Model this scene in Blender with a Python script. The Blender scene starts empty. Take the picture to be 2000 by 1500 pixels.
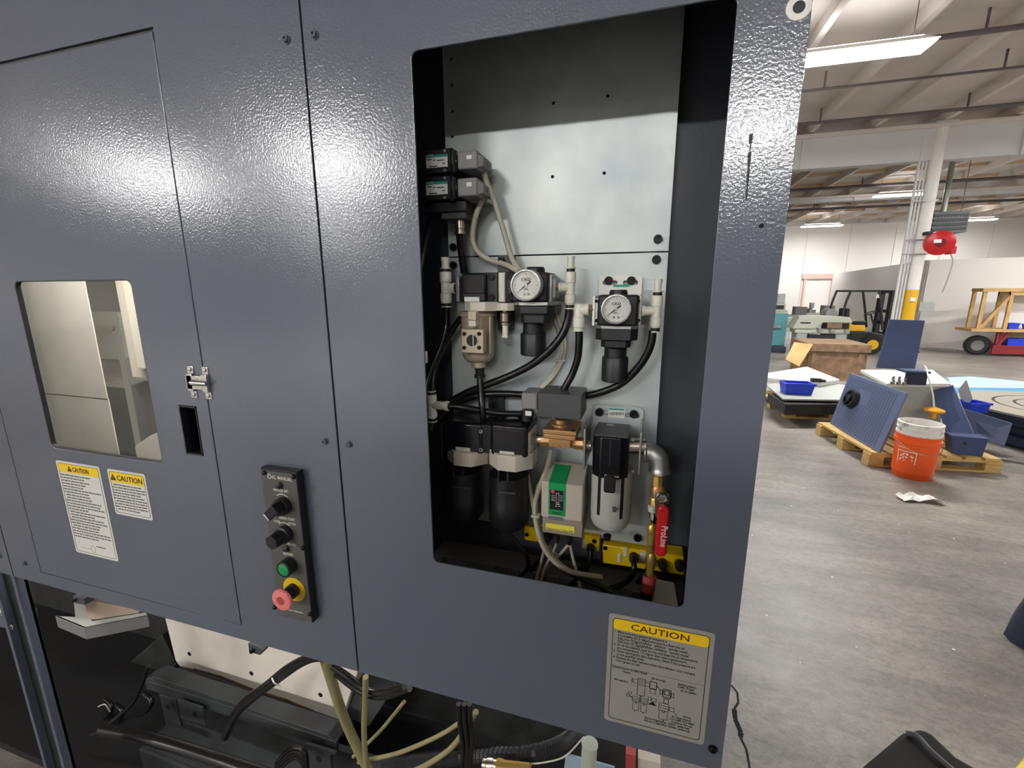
import bpy, bmesh, math, random
from mathutils import Vector, Matrix
random.seed(7)
SC = bpy.context.scene
COL = SC.collection
PI = math.pi

# ------------------------------------------------------------------ camera
F_PX = 861.5
RW = ((0.95865955, 0.0566106, -0.27886753),      # world X in (right, down, forward)
      (0.28454541, -0.19898749, 0.9377835),      # world Y
      (-0.00240267, -0.97836559, -0.20686954))   # world Z
CAM = Vector((0.0, -0.55, 1.55))
cd = bpy.data.cameras.new('camera')
cam = bpy.data.objects.new('camera', cd)
COL.objects.link(cam)
right = Vector([r[0] for r in RW]); down = Vector([r[1] for r in RW]); fwd = Vector([r[2] for r in RW])
cam.matrix_world = Matrix(((right.x, -down.x, -fwd.x, CAM.x), (right.y, -down.y, -fwd.y, CAM.y),
                           (right.z, -down.z, -fwd.z, CAM.z), (0, 0, 0, 1)))
cd.sensor_width = 36.0
cd.lens = F_PX / 2000 * 36.0
cd.clip_start = 0.02
cd.clip_end = 200
SC.camera = cam

# ------------------------------------------------------------------ world, exposure
wd = bpy.data.worlds.new('world'); SC.world = wd; wd.use_nodes = True
wd.node_tree.nodes['Background'].inputs[0].default_value = (0.9, 0.93, 1.0, 1)
wd.node_tree.nodes['Background'].inputs[1].default_value = 0.3
SC.view_settings.view_transform = 'Standard'
SC.view_settings.look = 'None'
SC.view_settings.gamma = 1.0
SC.view_settings.use_curve_mapping = False
SC.view_settings.exposure = -0.3
try:
    SC.cycles.max_bounces = 8; SC.cycles.diffuse_bounces = 5; SC.cycles.glossy_bounces = 4
    SC.cycles.transmission_bounces = 6; SC.cycles.transparent_max_bounces = 8
    SC.cycles.sample_clamp_indirect = 6.0
except Exception:
    pass
LAMP = 190.0


def pt(px, py, **k):
    """point where the sight line through a photo position meets the plane X, Y or Z = value"""
    v = ((px - 1000.0), (py - 750.0), F_PX)
    d = Vector([sum(RW[i][j] * v[j] for j in range(3)) for i in range(3)])
    a, val = list(k.items())[0]
    i = 'XYZ'.index(a)
    return CAM + d * ((val - CAM[i]) / d[i])


# ------------------------------------------------------------------ materials
def s2l(c):
    return tuple((x / 12.92 if x <= 0.04045 else ((x + 0.055) / 1.055) ** 2.4) for x in c)


def rgb(r, g, b):
    return s2l((r / 255, g / 255, b / 255))


MATS = {}


def mat(name, col, rough=0.5, metal=0.0, var=None, vscale=20, vdetail=4, bump=0.0, bscale=200, stretch=None,
        emit=0.0, trans=0.0, ior=1.45, spec=0.5, rvar=0.0, coat=0.0, bdist=0.001, vlo=0.35, vhi=0.65, vor=False):
    if name in MATS:
        return MATS[name]
    m = bpy.data.materials.new(name); m.use_nodes = True
    nt = m.node_tree; b = nt.nodes['Principled BSDF']
    b.inputs['Base Color'].default_value = (*col, 1)
    b.inputs['Roughness'].default_value = rough
    b.inputs['Metallic'].default_value = metal
    b.inputs['Specular IOR Level'].default_value = spec
    b.inputs['IOR'].default_value = ior
    b.inputs['Transmission Weight'].default_value = trans
    b.inputs['Coat Weight'].default_value = coat
    if emit:
        b.inputs['Emission Color'].default_value = (*col, 1)
        b.inputs['Emission Strength'].default_value = emit
    L = nt.links
    if var is not None or bump:
        tc = nt.nodes.new('ShaderNodeTexCoord')
        mp = nt.nodes.new('ShaderNodeMapping')
        if stretch:
            mp.inputs['Scale'].default_value = stretch
        L.new(tc.outputs['Object'], mp.inputs['Vector'])
    if var is not None:
        if vor:
            n = nt.nodes.new('ShaderNodeTexVoronoi'); n.inputs['Scale'].default_value = vscale
            out = n.outputs['Color']
        else:
            n = nt.nodes.new('ShaderNodeTexNoise'); n.inputs['Scale'].default_value = vscale
            n.inputs['Detail'].default_value = vdetail
            out = n.outputs['Fac']
        L.new(mp.outputs[0], n.inputs['Vector'])
        cr = nt.nodes.new('ShaderNodeValToRGB')
        cr.color_ramp.elements[0].position = vlo; cr.color_ramp.elements[1].position = vhi
        cr.color_ramp.elements[0].color = (*col, 1); cr.color_ramp.elements[1].color = (*var, 1)
        L.new(out, cr.inputs[0]); L.new(cr.outputs[0], b.inputs['Base Color'])
        if rvar:
            mr = nt.nodes.new('ShaderNodeMapRange')
            mr.inputs['To Min'].default_value = rough - rvar; mr.inputs['To Max'].default_value = rough + rvar
            L.new(out, mr.inputs['Value']); L.new(mr.outputs[0], b.inputs['Roughness'])
    if bump:
        n2 = nt.nodes.new('ShaderNodeTexNoise'); n2.inputs['Scale'].default_value = bscale
        n2.inputs['Detail'].default_value = 2
        L.new(mp.outputs[0], n2.inputs['Vector'])
        bp = nt.nodes.new('ShaderNodeBump'); bp.inputs['Strength'].default_value = bump
        bp.inputs['Distance'].default_value = bdist
        L.new(n2.outputs['Fac'], bp.inputs['Height']); L.new(bp.outputs[0], b.inputs['Normal'])
    MATS[name] = m
    return m


M = dict(
    paint=mat('slate_grey_paint', rgb(85, 92, 106), 0.165, bump=1.0, bscale=300, bdist=0.00027, spec=0.9),
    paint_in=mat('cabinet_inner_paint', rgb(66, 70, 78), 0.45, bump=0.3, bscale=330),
    galv=mat('galvanised_sheet', rgb(162, 172, 176), 0.42, 0.25, var=rgb(204, 209, 202), vscale=9, vdetail=8, vlo=.3, vhi=.75, bump=0.08, bscale=60),
    black=mat('black_plastic', rgb(24, 25, 29), 0.45, bump=0.12, bscale=500),
    blackgloss=mat('glossy_black_plastic', rgb(16, 16, 22), 0.22),
    rubber=mat('black_hose', rgb(14, 14, 16), 0.3),
    darkmetal=mat('black_oxide_steel', rgb(22, 22, 24), 0.35, 0.5),
    steel=mat('bright_steel', rgb(200, 200, 196), 0.22, 1.0),
    zinc=mat('zinc_cast', rgb(168, 170, 168), 0.38, 0.8, bump=0.25, bscale=250),
    nickel=mat('nickel_plate', rgb(188, 180, 168), 0.25, 1.0),
    beige=mat('beige_plastic', rgb(196, 191, 178), 0.45),
    ivory=mat('ivory_fitting_plastic', rgb(208, 207, 194), 0.4),
    tan=mat('champagne_cast_metal', rgb(172, 160, 140), 0.38, 0.35),
    taupe=mat('taupe_plastic', rgb(150, 141, 126), 0.5),
    white=mat('white_plastic', rgb(222, 222, 216), 0.4),
    greybowl=mat('grey_bowl_plastic', rgb(178, 180, 177), 0.45),
    coil=mat('grey_coil_resin', rgb(120, 119, 118), 0.5),
    coildark=mat('dark_grey_coil', rgb(66, 67, 70), 0.45),
    bronze=mat('cast_bronze', rgb(186, 146, 104), 0.4, 0.75, bump=0.4, bscale=220),
    brass=mat('brass', rgb(206, 172, 92), 0.32, 0.65),
    red=mat('red_vinyl', rgb(190, 28, 34), 0.35),
    green=mat('green_plastic', rgb(24, 140, 84), 0.4),
    greenlab=mat('green_label', rgb(20, 158, 92), 0.45),
    yellow=mat('yellow_plastic', rgb(226, 190, 20), 0.45),
    yellowlab=mat('yellow_print', rgb(240, 202, 22), 0.5),
    paper=mat('label_shaded_silver_grey', rgb(150, 149, 143), 0.45),  # silver grey lowered to include the shade lying on the label
    paper2=mat('label_white', rgb(214, 214, 208), 0.5),
    ink=mat('black_ink', rgb(30, 28, 26), 0.6),
    inkbrown=mat('dark_brown_ink', rgb(70, 30, 16), 0.6),
    inkwhite=mat('white_ink', rgb(226, 224, 214), 0.6),
    pink=mat('faded_red_plastic', rgb(232, 128, 128), 0.45),
    pinkdark=mat('faded_red_centre', rgb(168, 70, 66), 0.5),
    faceplate=mat('dark_grey_faceplate', rgb(84, 84, 80), 0.5),
    wire=mat('grey_wire_sheath', rgb(182, 179, 162), 0.45),
    olive=mat('olive_cable', rgb(136, 130, 92), 0.5),
    teal=mat('teal_print', rgb(36, 140, 124), 0.5),
    cream=mat('cream_enamel', rgb(228, 221, 208), 0.5, var=rgb(210, 202, 190), vscale=5),
    rust=mat('rusty_dirty_metal', rgb(52, 44, 36), 0.7, var=rgb(110, 84, 60), vscale=60),
    darkcast=mat('dark_casting', rgb(40, 41, 41), 0.6, var=rgb(22, 22, 21), vscale=14),  # dark mottled tone for the flange, web and backing block
    shadegrey=mat('shade_toned_grey_paint', rgb(56, 59, 62), 0.5, var=rgb(40, 42, 43), vscale=9),  # slate grey darkened in colour for the shade under the enclosure
    deepblack=mat('matte_black', rgb(10, 10, 11), 0.8),
)


def glass(name, col, rough=0.02):
    m = bpy.data.materials.new(name); m.use_nodes = True
    nt = m.node_tree; nt.nodes.clear()
    o = nt.nodes.new('ShaderNodeOutputMaterial'); mx = nt.nodes.new('ShaderNodeMixShader')
    t = nt.nodes.new('ShaderNodeBsdfTransparent'); t.inputs[0].default_value = (*col, 1)
    g = nt.nodes.new('ShaderNodeBsdfGlossy'); g.inputs['Roughness'].default_value = rough
    mx.inputs[0].default_value = 0.06
    nt.links.new(t.outputs[0], mx.inputs[1])
    nt.links.new(g.outputs[0], mx.inputs[2]); nt.links.new(mx.outputs[0], o.inputs[0])
    return m


M['glass'] = glass('clear_polycarbonate', (0.93, 0.93, 0.9), 0.06)
M['lens'] = glass('gauge_glass', (0.97, 0.97, 0.97), 0.02)

# ------------------------------------------------------------------ geometry helpers
ORG = {}


def thing(name, label, cat, loc=(0, 0, 0), group=None, rot=None, kind=None):
    o = bpy.data.objects.new(name, None); COL.objects.link(o)
    o.empty_display_size = 0.05
    o.location = loc
    if rot is not None:
        o.rotation_euler = rot; ORG[o.name] = Vector((0, 0, 0))
    else:
        ORG[o.name] = Vector(loc)
    tag(o, label, cat, group, kind)
    return o


def tag(o, label=None, cat=None, group=None, kind=None):
    if label: o['label'] = label
    if cat: o['category'] = cat
    if group: o['group'] = group
    if kind: o['kind'] = kind
    return o


def link_mesh(name, me, material, parent=None, smooth=35, bevel=0.0, seg=2, label=None):
    o = bpy.data.objects.new(name, me); COL.objects.link(o)
    if material is not None:
        me.materials.clear(); me.materials.append(material)
    if parent is not None:
        o.parent = parent
        off = ORG.get(parent.name, Vector((0, 0, 0)))
        me.transform(Matrix.Translation(-off))
        ORG[o.name] = off
    if smooth:
        for p in me.polygons: p.use_smooth = True
        try: me.set_sharp_from_angle(angle=math.radians(smooth))
        except Exception: pass
    if bevel:
        bm_ = o.modifiers.new('edge', 'BEVEL'); bm_.width = bevel; bm_.segments = seg
        bm_.limit_method = 'ANGLE'; bm_.angle_limit = math.radians(40)
    if label: o['label'] = label
    me.update()
    return o


def frame(d):
    d = Vector(d).normalized()
    a = Vector((0, 0, 1)) if abs(d.z) < 0.9 else Vector((1, 0, 0))
    u = a.cross(d).normalized(); v = d.cross(u).normalized()
    return u, v, d


def smoothpath(pts, n=6):
    pts = [Vector(p) for p in pts]
    if len(pts) < 3: return pts
    P = [pts[0] * 2 - pts[1]] + pts + [pts[-1] * 2 - pts[-2]]
    out = []
    for i in range(1, len(P) - 2):
        a, b, c, d = P[i - 1], P[i], P[i + 1], P[i + 2]
        for k in range(n):
            t = k / n
            out.append(0.5 * ((2 * b) + (c - a) * t + (2 * a - 5 * b + 4 * c - d) * t * t + (3 * b - a - 3 * c + d) * t ** 3))
    out.append(P[-2])
    return out


class MB:
    def __init__(s):
        s.v = []; s.f = []

    def add(s, vs, fs):
        k = len(s.v); s.v += [Vector(v) for v in vs]; s.f += [[i + k for i in f] for f in fs]
        return s

    def box(s, x0, x1, y0, y1, z0, z1):
        return s.add([(x, y, z) for x in (x0, x1) for y in (y0, y1) for z in (z0, z1)],
                     [(0, 1, 3, 2), (4, 6, 7, 5), (0, 4, 5, 1), (2, 3, 7, 6), (0, 2, 6, 4), (1, 5, 7, 3)])

    def hexa(s, c8):
        """eight corners: 4 of one face (loop), 4 of the opposite face (same order)"""
        return s.add(c8, [(3, 2, 1, 0), (4, 5, 6, 7), (0, 1, 5, 4), (1, 2, 6, 5), (2, 3, 7, 6), (3, 0, 4, 7)])

    def slab(s, q, n, t):
        """quad q extruded along n by t"""
        n = Vector(n).normalized() * t
        return s.hexa([Vector(p) for p in q] + [Vector(p) + n for p in q])

    def lathe(s, o, d, prof, n=24, cap=True):
        u, v, d = frame(d); o = Vector(o); k = len(s.v)
        for r, h in prof:
            for i in range(n):
                a = 2 * PI * i / n
                s.v.append(o + d * h + (u * math.cos(a) + v * math.sin(a)) * r)
        for j in range(len(prof) - 1):
            for i in range(n):
                i2 = (i + 1) % n
                s.f.append([k + j * n + i, k + j * n + i2, k + (j + 1) * n + i2, k + (j + 1) * n + i])
        if cap:
            s.f.append([k + i for i in range(n)][::-1])
            s.f.append([k + (len(prof) - 1) * n + i for i in range(n)])
        return s

    def cyl(s, a, b, r, r2=None, n=20):
        a = Vector(a); b = Vector(b)
        return s.lathe(a, b - a, [(r, 0), (r if r2 is None else r2, (b - a).length)], n)

    def tube(s, pts, r, n=10, sm=6, cap=True):
        p = smoothpath(pts, sm) if sm else [Vector(q) for q in pts]
        k = len(s.v); prev = None
        for i, q in enumerate(p):
            t = (p[min(i + 1, len(p) - 1)] - p[max(i - 1, 0)])
            t = t.normalized() if t.length > 1e-9 else Vector((0, 0, 1))
            if prev is None: u, v, _ = frame(t)
            else:
                u = (prev - t * prev.dot(t)).normalized(); v = t.cross(u)
            prev = u
            rr = r(i / (len(p) - 1)) if callable(r) else r
            for j in range(n):
                a = 2 * PI * j / n
                s.v.append(q + (u * math.cos(a) + v * math.sin(a)) * rr)
        for i in range(len(p) - 1):
            for j in range(n):
                j2 = (j + 1) % n
                s.f.append([k + i * n + j, k + i * n + j2, k + (i + 1) * n + j2, k + (i + 1) * n + j])
        if cap:
            s.f.append([k + j for j in range(n)][::-1]); s.f.append([k + (len(p) - 1) * n + j for j in range(n)])
        return s

    def prism(s, poly, y0, y1):
        """polygon of (x, z) extruded along Y"""
        n = len(poly)
        vs = [(x, y0, z) for x, z in poly] + [(x, y1, z) for x, z in poly]
        fs = [list(range(n)), list(range(2 * n - 1, n - 1, -1))]
        fs += [[(i + 1) % n, i, n + i, n + (i + 1) % n] for i in range(n)]
        return s.add(vs, fs)

    def prismz(s, poly, z0, z1):
        n = len(poly)
        vs = [(x, y, z0) for x, y in poly] + [(x, y, z1) for x, y in poly]
        fs = [list(range(n - 1, -1, -1)), list(range(n, 2 * n))]
        fs += [[i, (i + 1) % n, n + (i + 1) % n, n + i] for i in range(n)]
        return s.add(vs, fs)

    def xf(s, mtx):
        s.v = [mtx @ v for v in s.v]; return s

    def build(s, name, material, parent=None, smooth=35, bevel=0.0, seg=2, label=None):
        me = bpy.data.meshes.new(name)
        me.from_pydata([tuple(v) for v in s.v], [], s.f)
        bm = bmesh.new(); bm.from_mesh(me); bmesh.ops.recalc_face_normals(bm, faces=bm.faces); bm.to_mesh(me); bm.free()
        return link_mesh(name, me, material, parent, smooth, bevel, seg, label)


def rrect(x0, x1, z0, z1, r, n=5):
    out = []
    for cx, cz, a0 in ((x1 - r, z1 - r, 0), (x0 + r, z1 - r, 90), (x0 + r, z0 + r, 180), (x1 - r, z0 + r, 270)):
        for i in range(n + 1):
            a = math.radians(a0 + 90 * i / n)
            out.append((cx + r * math.cos(a), cz + r * math.sin(a)))
    return out


def circle(cx, cz, r, n=16):
    return [(cx + r * math.cos(2 * PI * i / n), cz + r * math.sin(2 * PI * i / n)) for i in range(n)]


def sheet(name, outer, holes, y0, y1, material, parent=None, bevel=0.0, plane='Y'):
    """flat sheet with holes in the XZ plane, from y0 to y1"""
    cu = bpy.data.curves.new('sheet', 'CURVE'); cu.dimensions = '2D'; cu.fill_mode = 'BOTH'
    cu.extrude = abs(y1 - y0) / 2 - bevel
    cu.bevel_depth = bevel; cu.bevel_resolution = 1
    cu.offset = -bevel
    for poly in [outer] + holes:
        sp = cu.splines.new('POLY'); sp.points.add(len(poly) - 1); sp.use_cyclic_u = True
        for p, (x, z) in zip(sp.points, poly): p.co = (x, z, 0, 1)
    to = bpy.data.objects.new('sheet', cu)
    COL.objects.link(to)
    dg = bpy.context.evaluated_depsgraph_get(); dg.update()
    me = bpy.data.meshes.new_from_object(to.evaluated_get(dg))
    bpy.data.objects.remove(to); bpy.data.curves.remove(cu)
    ym = (y0 + y1) / 2
    if plane == 'Y':
        me.transform(Matrix(((1, 0, 0, 0), (0, 0, -1, ym), (0, 1, 0, 0), (0, 0, 0, 1))))
    else:
        me.transform(Matrix.Translation((0, 0, ym)))
    me.name = name
    return link_mesh(name, me, material, parent, 30)


def letters(body, x, z, size, y, material, parent, align='LEFT', sx=1.0, line=1.0, name='lettering', mtx=None, bold=0.0, thick=0.0001, space=1.0):
    """text standing in the XZ plane facing -Y; x,z = baseline start of the first line"""
    cu = bpy.data.curves.new('t', 'FONT'); cu.body = body; cu.size = size; cu.align_x = align
    cu.space_line = line; cu.resolution_u = 2; cu.offset = bold; cu.extrude = thick; cu.space_character = space
    to = bpy.data.objects.new('t', cu); COL.objects.link(to)
    dg = bpy.context.evaluated_depsgraph_get(); dg.update()
    me = bpy.data.meshes.new_from_object(to.evaluated_get(dg))
    bpy.data.objects.remove(to); bpy.data.curves.remove(cu)
    me.name = name
    if mtx is None:
        me.transform(Matrix(((sx, 0, 0, x), (0, 0, -1, y), (0, 1, 0, z), (0, 0, 0, 1))))
    else:
        me.transform(mtx @ Matrix.Diagonal((sx, 1, 1, 1)))
    return link_mesh(name, me, material, parent, 0)


def children(o):
    return [c for c in COL.objects if c.parent == o]


def dup(root, loc=None, rot=None, label=None, group=None):
    c = root.copy(); COL.objects.link(c)
    if loc is not None: c.location = loc
    if rot is not None: c.rotation_euler = rot
    if label: c['label'] = label
    if group: c['group'] = group
    for ch in children(root):
        k = ch.copy(); COL.objects.link(k); k.parent = c
        for g in children(ch):
            q = g.copy(); COL.objects.link(q); q.parent = k
    return c
# ------------------------------------------------------------------ hall: floor, walls, ceiling
HX0, HX1, HY0, HY1, HZ = -24.0, 27.0, -22.0, 28.0, 5.15
def concrete():
    m = bpy.data.materials.new('worn_concrete'); m.use_nodes = True
    nt = m.node_tree; b = nt.nodes['Principled BSDF']; L = nt.links
    tc = nt.nodes.new('ShaderNodeTexCoord')
    def noise(scale, det, sc=(1, 1, 1), rough=.6):
        mp = nt.nodes.new('ShaderNodeMapping'); mp.inputs['Scale'].default_value = sc; mp.inputs['Rotation'].default_value = (0, 0, .5)
        n = nt.nodes.new('ShaderNodeTexNoise'); n.inputs['Scale'].default_value = scale; n.inputs['Detail'].default_value = det; n.inputs['Roughness'].default_value = rough
        L.new(tc.outputs['Object'], mp.inputs['Vector']); L.new(mp.outputs[0], n.inputs['Vector'])
        return n.outputs['Fac']
    def ramp(f, p0, c0, p1, c1):
        r = nt.nodes.new('ShaderNodeValToRGB'); e = r.color_ramp.elements
        e[0].position, e[1].position = p0, p1; e[0].color = (*c0, 1); e[1].color = (*c1, 1)
        L.new(f, r.inputs[0]); return r.outputs[0]
    def mul(a_, b_, f):
        x = nt.nodes.new('ShaderNodeMix'); x.data_type = 'RGBA'; x.blend_type = 'MULTIPLY'; x.inputs['Factor'].default_value = f
        L.new(a_, x.inputs['A']); L.new(b_, x.inputs['B']); return x.outputs['Result']
    base = ramp(noise(.75, 10), .36, rgb(124, 119, 114), .66, rgb(170, 163, 154))
    streak = ramp(noise(4, 8, (.35, 1.6, 1)), .40, (.62, .62, .62), .62, (1, 1, 1))
    fine = ramp(noise(26, 6, (.8, 1.3, 1), .7), .36, (.70, .69, .68), .58, (1, 1, 1))
    grain = ramp(noise(90, 4, (.8, 1.2, 1), .7), .34, (.66, .65, .64), .56, (1, 1, 1))
    c = mul(mul(mul(base, streak, .7), fine, .9), grain, .6)
    L.new(c, b.inputs['Base Color'])
    rr = nt.nodes.new('ShaderNodeMapRange'); rr.inputs['To Min'].default_value = .3; rr.inputs['To Max'].default_value = .62
    L.new(noise(3, 6), rr.inputs['Value']); L.new(rr.outputs[0], b.inputs['Roughness'])
    bp = nt.nodes.new('ShaderNodeBump'); bp.inputs['Strength'].default_value = .5; bp.inputs['Distance'].default_value = .002
    L.new(noise(30, 6), bp.inputs['Height']); L.new(bp.outputs[0], b.inputs['Normal'])
    return m


M['concrete'] = concrete()
M['wallwhite'] = mat('white_painted_wall', rgb(236, 233, 228), 0.7)
M['wallgrey'] = mat('pale_painted_panel', rgb(214, 210, 204), 0.7)
M['ceil'] = mat('warm_grey_roof_deck', rgb(214, 207, 202), 0.8, var=rgb(198, 188, 178), vscale=0.5)
M['joist'] = mat('pale_painted_timber', rgb(214, 206, 198), 0.7)
M['girder'] = mat('pale_grey_girder_paint', rgb(206, 206, 204), 0.6)
M['pipe'] = mat('dark_pipe', rgb(96, 88, 88), 0.5)


def struct(o, label=None, kind='structure'):
    o['kind'] = kind
    if label: o['label'] = label
    return o


fl = MB(); fl.box(HX0, HX1, HY0, HY1, -0.1, 0)
FLOOR = struct(fl.build('floor', M['concrete'], None, 0), 'worn grey concrete floor with stains and a crack')
ORG[FLOOR.name] = Vector((0, 0, 0))
ce = MB(); ce.box(HX0, HX1, HY0, HY1, HZ, HZ + 0.1)
CEIL = struct(ce.build('ceiling', M['ceil'], None, 0), 'warm grey timber roof deck on joists')
ORG[CEIL.name] = Vector((0, 0, 0))
for nm, b in (('wall_back', (HX0, HX1, HY1, HY1 + .2)), ('wall_front', (HX0, HX1, HY0 - .2, HY0)),
              ('wall_left', (HX0 - .2, HX0, HY0, HY1)), ('wall_right', (HX1, HX1 + .2, HY0, HY1))):
    w = MB(); w.box(*b, 0, HZ)
    o = struct(w.build(nm, M['wallgrey'] if nm == 'wall_back' else M['wallwhite'], None, 0), 'pale hall wall ' + nm.split('_')[1])
    ORG[o.name] = Vector((0, 0, 0))
    if nm == 'wall_back': WBACK = o
# wall panels on the far wall
pm = MB(); pm.box(-0.985, 0.985, -0.03, 0, 0, HZ - 0.2)
p0 = None
for i in range(13):
    x = 3.2 + i * 2.0
    if p0 is None:
        p0 = pm.build('wall_panel', M['wallwhite'], WBACK, 0); o = p0
    else:
        o = p0.copy(); COL.objects.link(o)
    o.location = (x, HY1, 0)
# joists along Y, purlins along X
jm = MB(); jm.box(-0.045, 0.045, 1.0, HY1, HZ - 0.2, HZ)
j0 = None
for i in range(17):
    x = 0.9 + i * 1.2
    if j0 is None:
        j0 = jm.build('ceiling_joist', M['joist'], CEIL, 0); o = j0
    else:
        o = j0.copy(); COL.objects.link(o)
    o.location.x = x
km = MB(); km.box(0.8, 22, -0.03, 0.03, HZ - 0.09, HZ)
k0 = None
for y in (13.4, 15.0, 16.6, 18.2, 20.6, 22.4, 24.2, 26):
    if k0 is None:
        k0 = km.build('ceiling_purlin', mat('brown_timber', rgb(206, 180, 152), 0.7), CEIL, 0); o = k0
    else:
        o = k0.copy(); COL.objects.link(o)
    o.location.y = y
# girders with flange
for y, z0 in ((11.75, 4.22), (19.5, 4.74)):
    g = MB(); g.box(0.6, 22, y - .12, y + .12, z0, 4.93)
    G = struct(g.build('trim_1' if y < 12 else 'trim_2', M['girder'], None, 0), 'deep pale grey roof girder spanning above the ' + ('near column' if y < 12 else 'far machines'))
    ORG[G.name] = Vector((0, 0, 0))
    g = MB(); g.box(0.6, 22, y - .2, y + .2, 4.84, 4.92)
    g.build('girder_flange', M['joist'], G, 0)
    for xx in (3.2, 7.1, 9.5):
        MB().box(xx - .04, xx + .04, y - .17, y + .17, z0 - .01, 4.93).build('girder_stiffener', M['girder'], G, 0)
# sprinkler pipes
for (x0, x1, y, r) in ((1.5, 14, 8.95, .02), (2.9, 14, 7.6, .035), (2.0, 14, 10.7, .03), (3, 20, 17.6, .05), (3, 20, 22, .05)):
    o = MB().cyl((x0, y, HZ - .27), (x1, y, HZ - .27), r, n=10).build('sprinkler_pipe', M['pipe'])
    tag(o, {8.95: 'thin dark sprinkler pipe behind the nearest ceiling lamp', 7.6: 'thick dark pipe level with the nearest ceiling lamp',
            10.7: 'dark sprinkler pipe just before the pale girder', 17.6: 'dark pipe beneath the roof beyond the girder',
            22: 'dark pipe along the far end of the roof'}[y], 'pipe', 'sprinkler pipes under the roof')
    for xx in (x0 + 1.2, x0 + 3.6):
        MB().box(xx - .012, xx + .012, y - .012, y + .012, HZ - .28, HZ).build('pipe_hanger', M['pipe'], o)

# partition walls in front of the far wall
pw = MB(); a = Vector((7.15, 14.15, 0)); b = Vector((15.0, 11.4, 0)); n = Vector((b.y - a.y, -(b.x - a.x), 0)).normalized()
pw.slab([a, b, b + Vector((0, 0, 2.32)), a + Vector((0, 0, 2.32))], -n, 0.12)
o = struct(pw.build('wall_partition', M['wallwhite'], None, 0), 'low white partition wall beyond the column')
pw = MB(); a2 = Vector((7.15, 14.27, 0)); b2 = Vector((8.75, 25.2, 0))
pw.slab([a2, b2, b2 + Vector((0, 0, 2.32)), a2 + Vector((0, 0, 2.32))], (1, -.15, 0), 0.12)
o = struct(pw.build('wall_partition_side', M['wallwhite'], None, 0), 'low white partition wall running back behind the forklift')


def lamp(x, y, z, rz, L, label, W=0.34):
    t = thing('ceiling_lamp', label, 'lamp', (x, y, z), 'hall ceiling lamps', rot=(0, 0, rz))
    MB().add([(-L / 2, -W / 2, 0), (L / 2, -W / 2, 0), (L / 2, W / 2, 0), (-L / 2, W / 2, 0),
              (-L / 2 + .1, -.08, .09), (L / 2 - .1, -.08, .09), (L / 2 - .1, .08, .09), (-L / 2 + .1, .08, .09)],
             [(4, 5, 6, 7), (0, 1, 5, 4), (1, 2, 6, 5), (2, 3, 7, 6), (3, 0, 4, 7)]).build('housing', M['wallwhite'], t, 0)
    d = MB(); d.box(-L / 2 + .02, L / 2 - .02, -W / 2 + .02, W / 2 - .02, -.02, 0)
    d.build('diffuser', mat('lamp_diffuser', (1.0, 0.99, 0.98), 0.5, emit=LAMP), t, 0)
    u = MB(); u.box(-L / 2 + .12, L / 2 - .12, -.07, .07, .09, .10)
    u.build('added_uplight', mat('lamp_uplight_fill', (1.0, 0.99, 0.98), 0.5, emit=LAMP * .06), t, 0)  # upward glow added to each lamp to brighten the ceiling
    for sx in (-.4, .4):
        MB().cyl((sx * L, 0, .08), (sx * L, 0, HZ - z), .006, n=6).build('suspension_wire', M['pipe'], t)
    return t


for args in ((2.25, 6.95, 4.55, .02, 2.0, 'large white ceiling lamp beside the top of the grey machine', .4),
             (7.75, 17.6, 4.55, 0, 1.5, 'ceiling lamp left of the white column'),
             (7.9, 25.0, 4.55, 0, 1.7, 'distant ceiling lamp low over the far wall'),
             (13.7, 24.9, 4.55, 0, 1.5, 'small distant ceiling lamp right of the heater'),
             (-13.1, -9.2, 4.6, 0, 2.6, 'ceiling lamp behind the viewer, far to one side', .7),
             (-7.4, -9.2, 4.6, 0, 2.4, 'ceiling lamp behind the viewer', .7),
             (-13.5, -16.8, 4.6, 0, 2.6, 'ceiling lamp deep behind the viewer', .7),
             (-2.6, -9.6, 4.6, 0, 2.4, 'ceiling lamp behind the viewer, over the aisle', .7),
             (1.9, -9.8, 4.6, 0, 2.4, 'ceiling lamp straight behind the viewer', .7),
             (-4.0, 6.0, 4.6, 0, 2.4, 'ceiling lamp above the rear of the machine', .4),
             (9.5, -3.0, 4.6, 0, 2.4, 'unseen ceiling lamp added to light the open floor', .4),  # added out of view to light the floor
             (10.0, 6.5, 4.55, 0, 2.4, 'unseen ceiling lamp added to brighten the floor by the scrap pallets', .4),  # another one added out of view for floor brightness
             (11.5, 9.8, 4.55, 0, 2.4, 'unseen ceiling lamp added to brighten the white partition', .4),  # added beyond the frame so the partition reads brighter
             (14.5, 14.5, 4.55, 0, 2.4, 'unseen ceiling lamp added to brighten the right of the hall', .4)):  # added out of view to lift the right side of the hall
    lamp(*args)

# unseen machine shape added behind the camera to shade the lower front
NB = thing('shade_blocker', 'tall pale grey machine shape added unseen behind the viewer to cast shade', 'machine', (.6, -3.6, 0))
MB().box(-1.0, 3.2, -4.3, -3.05, .12, 2.38).build('cabinet', M['girder'], NB, 0, .02)
for x in (-.9, 2.3): MB().box(x, x + .2, -4.2, -3.15, 0, .12).build('foot', M['pipe'], NB, 0)
for x0_ in (-.6, .45):
    d_ = MB().box(x0_, x0_ + 1.0, -3.05, -3.01, .5, 2.1).build('sliding_door', M['wallgrey'], NB, 0, .008)
    MB().box(x0_ + .2, x0_ + .8, -3.012, -3.005, 1.2, 1.8).build('door_window', M['pipe'], d_, 0)
MB().box(1.75, 2.35, -3.05, -2.85, 1.1, 1.8).build('control_cabinet', M['pipe'], NB, 0, .01)
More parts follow.
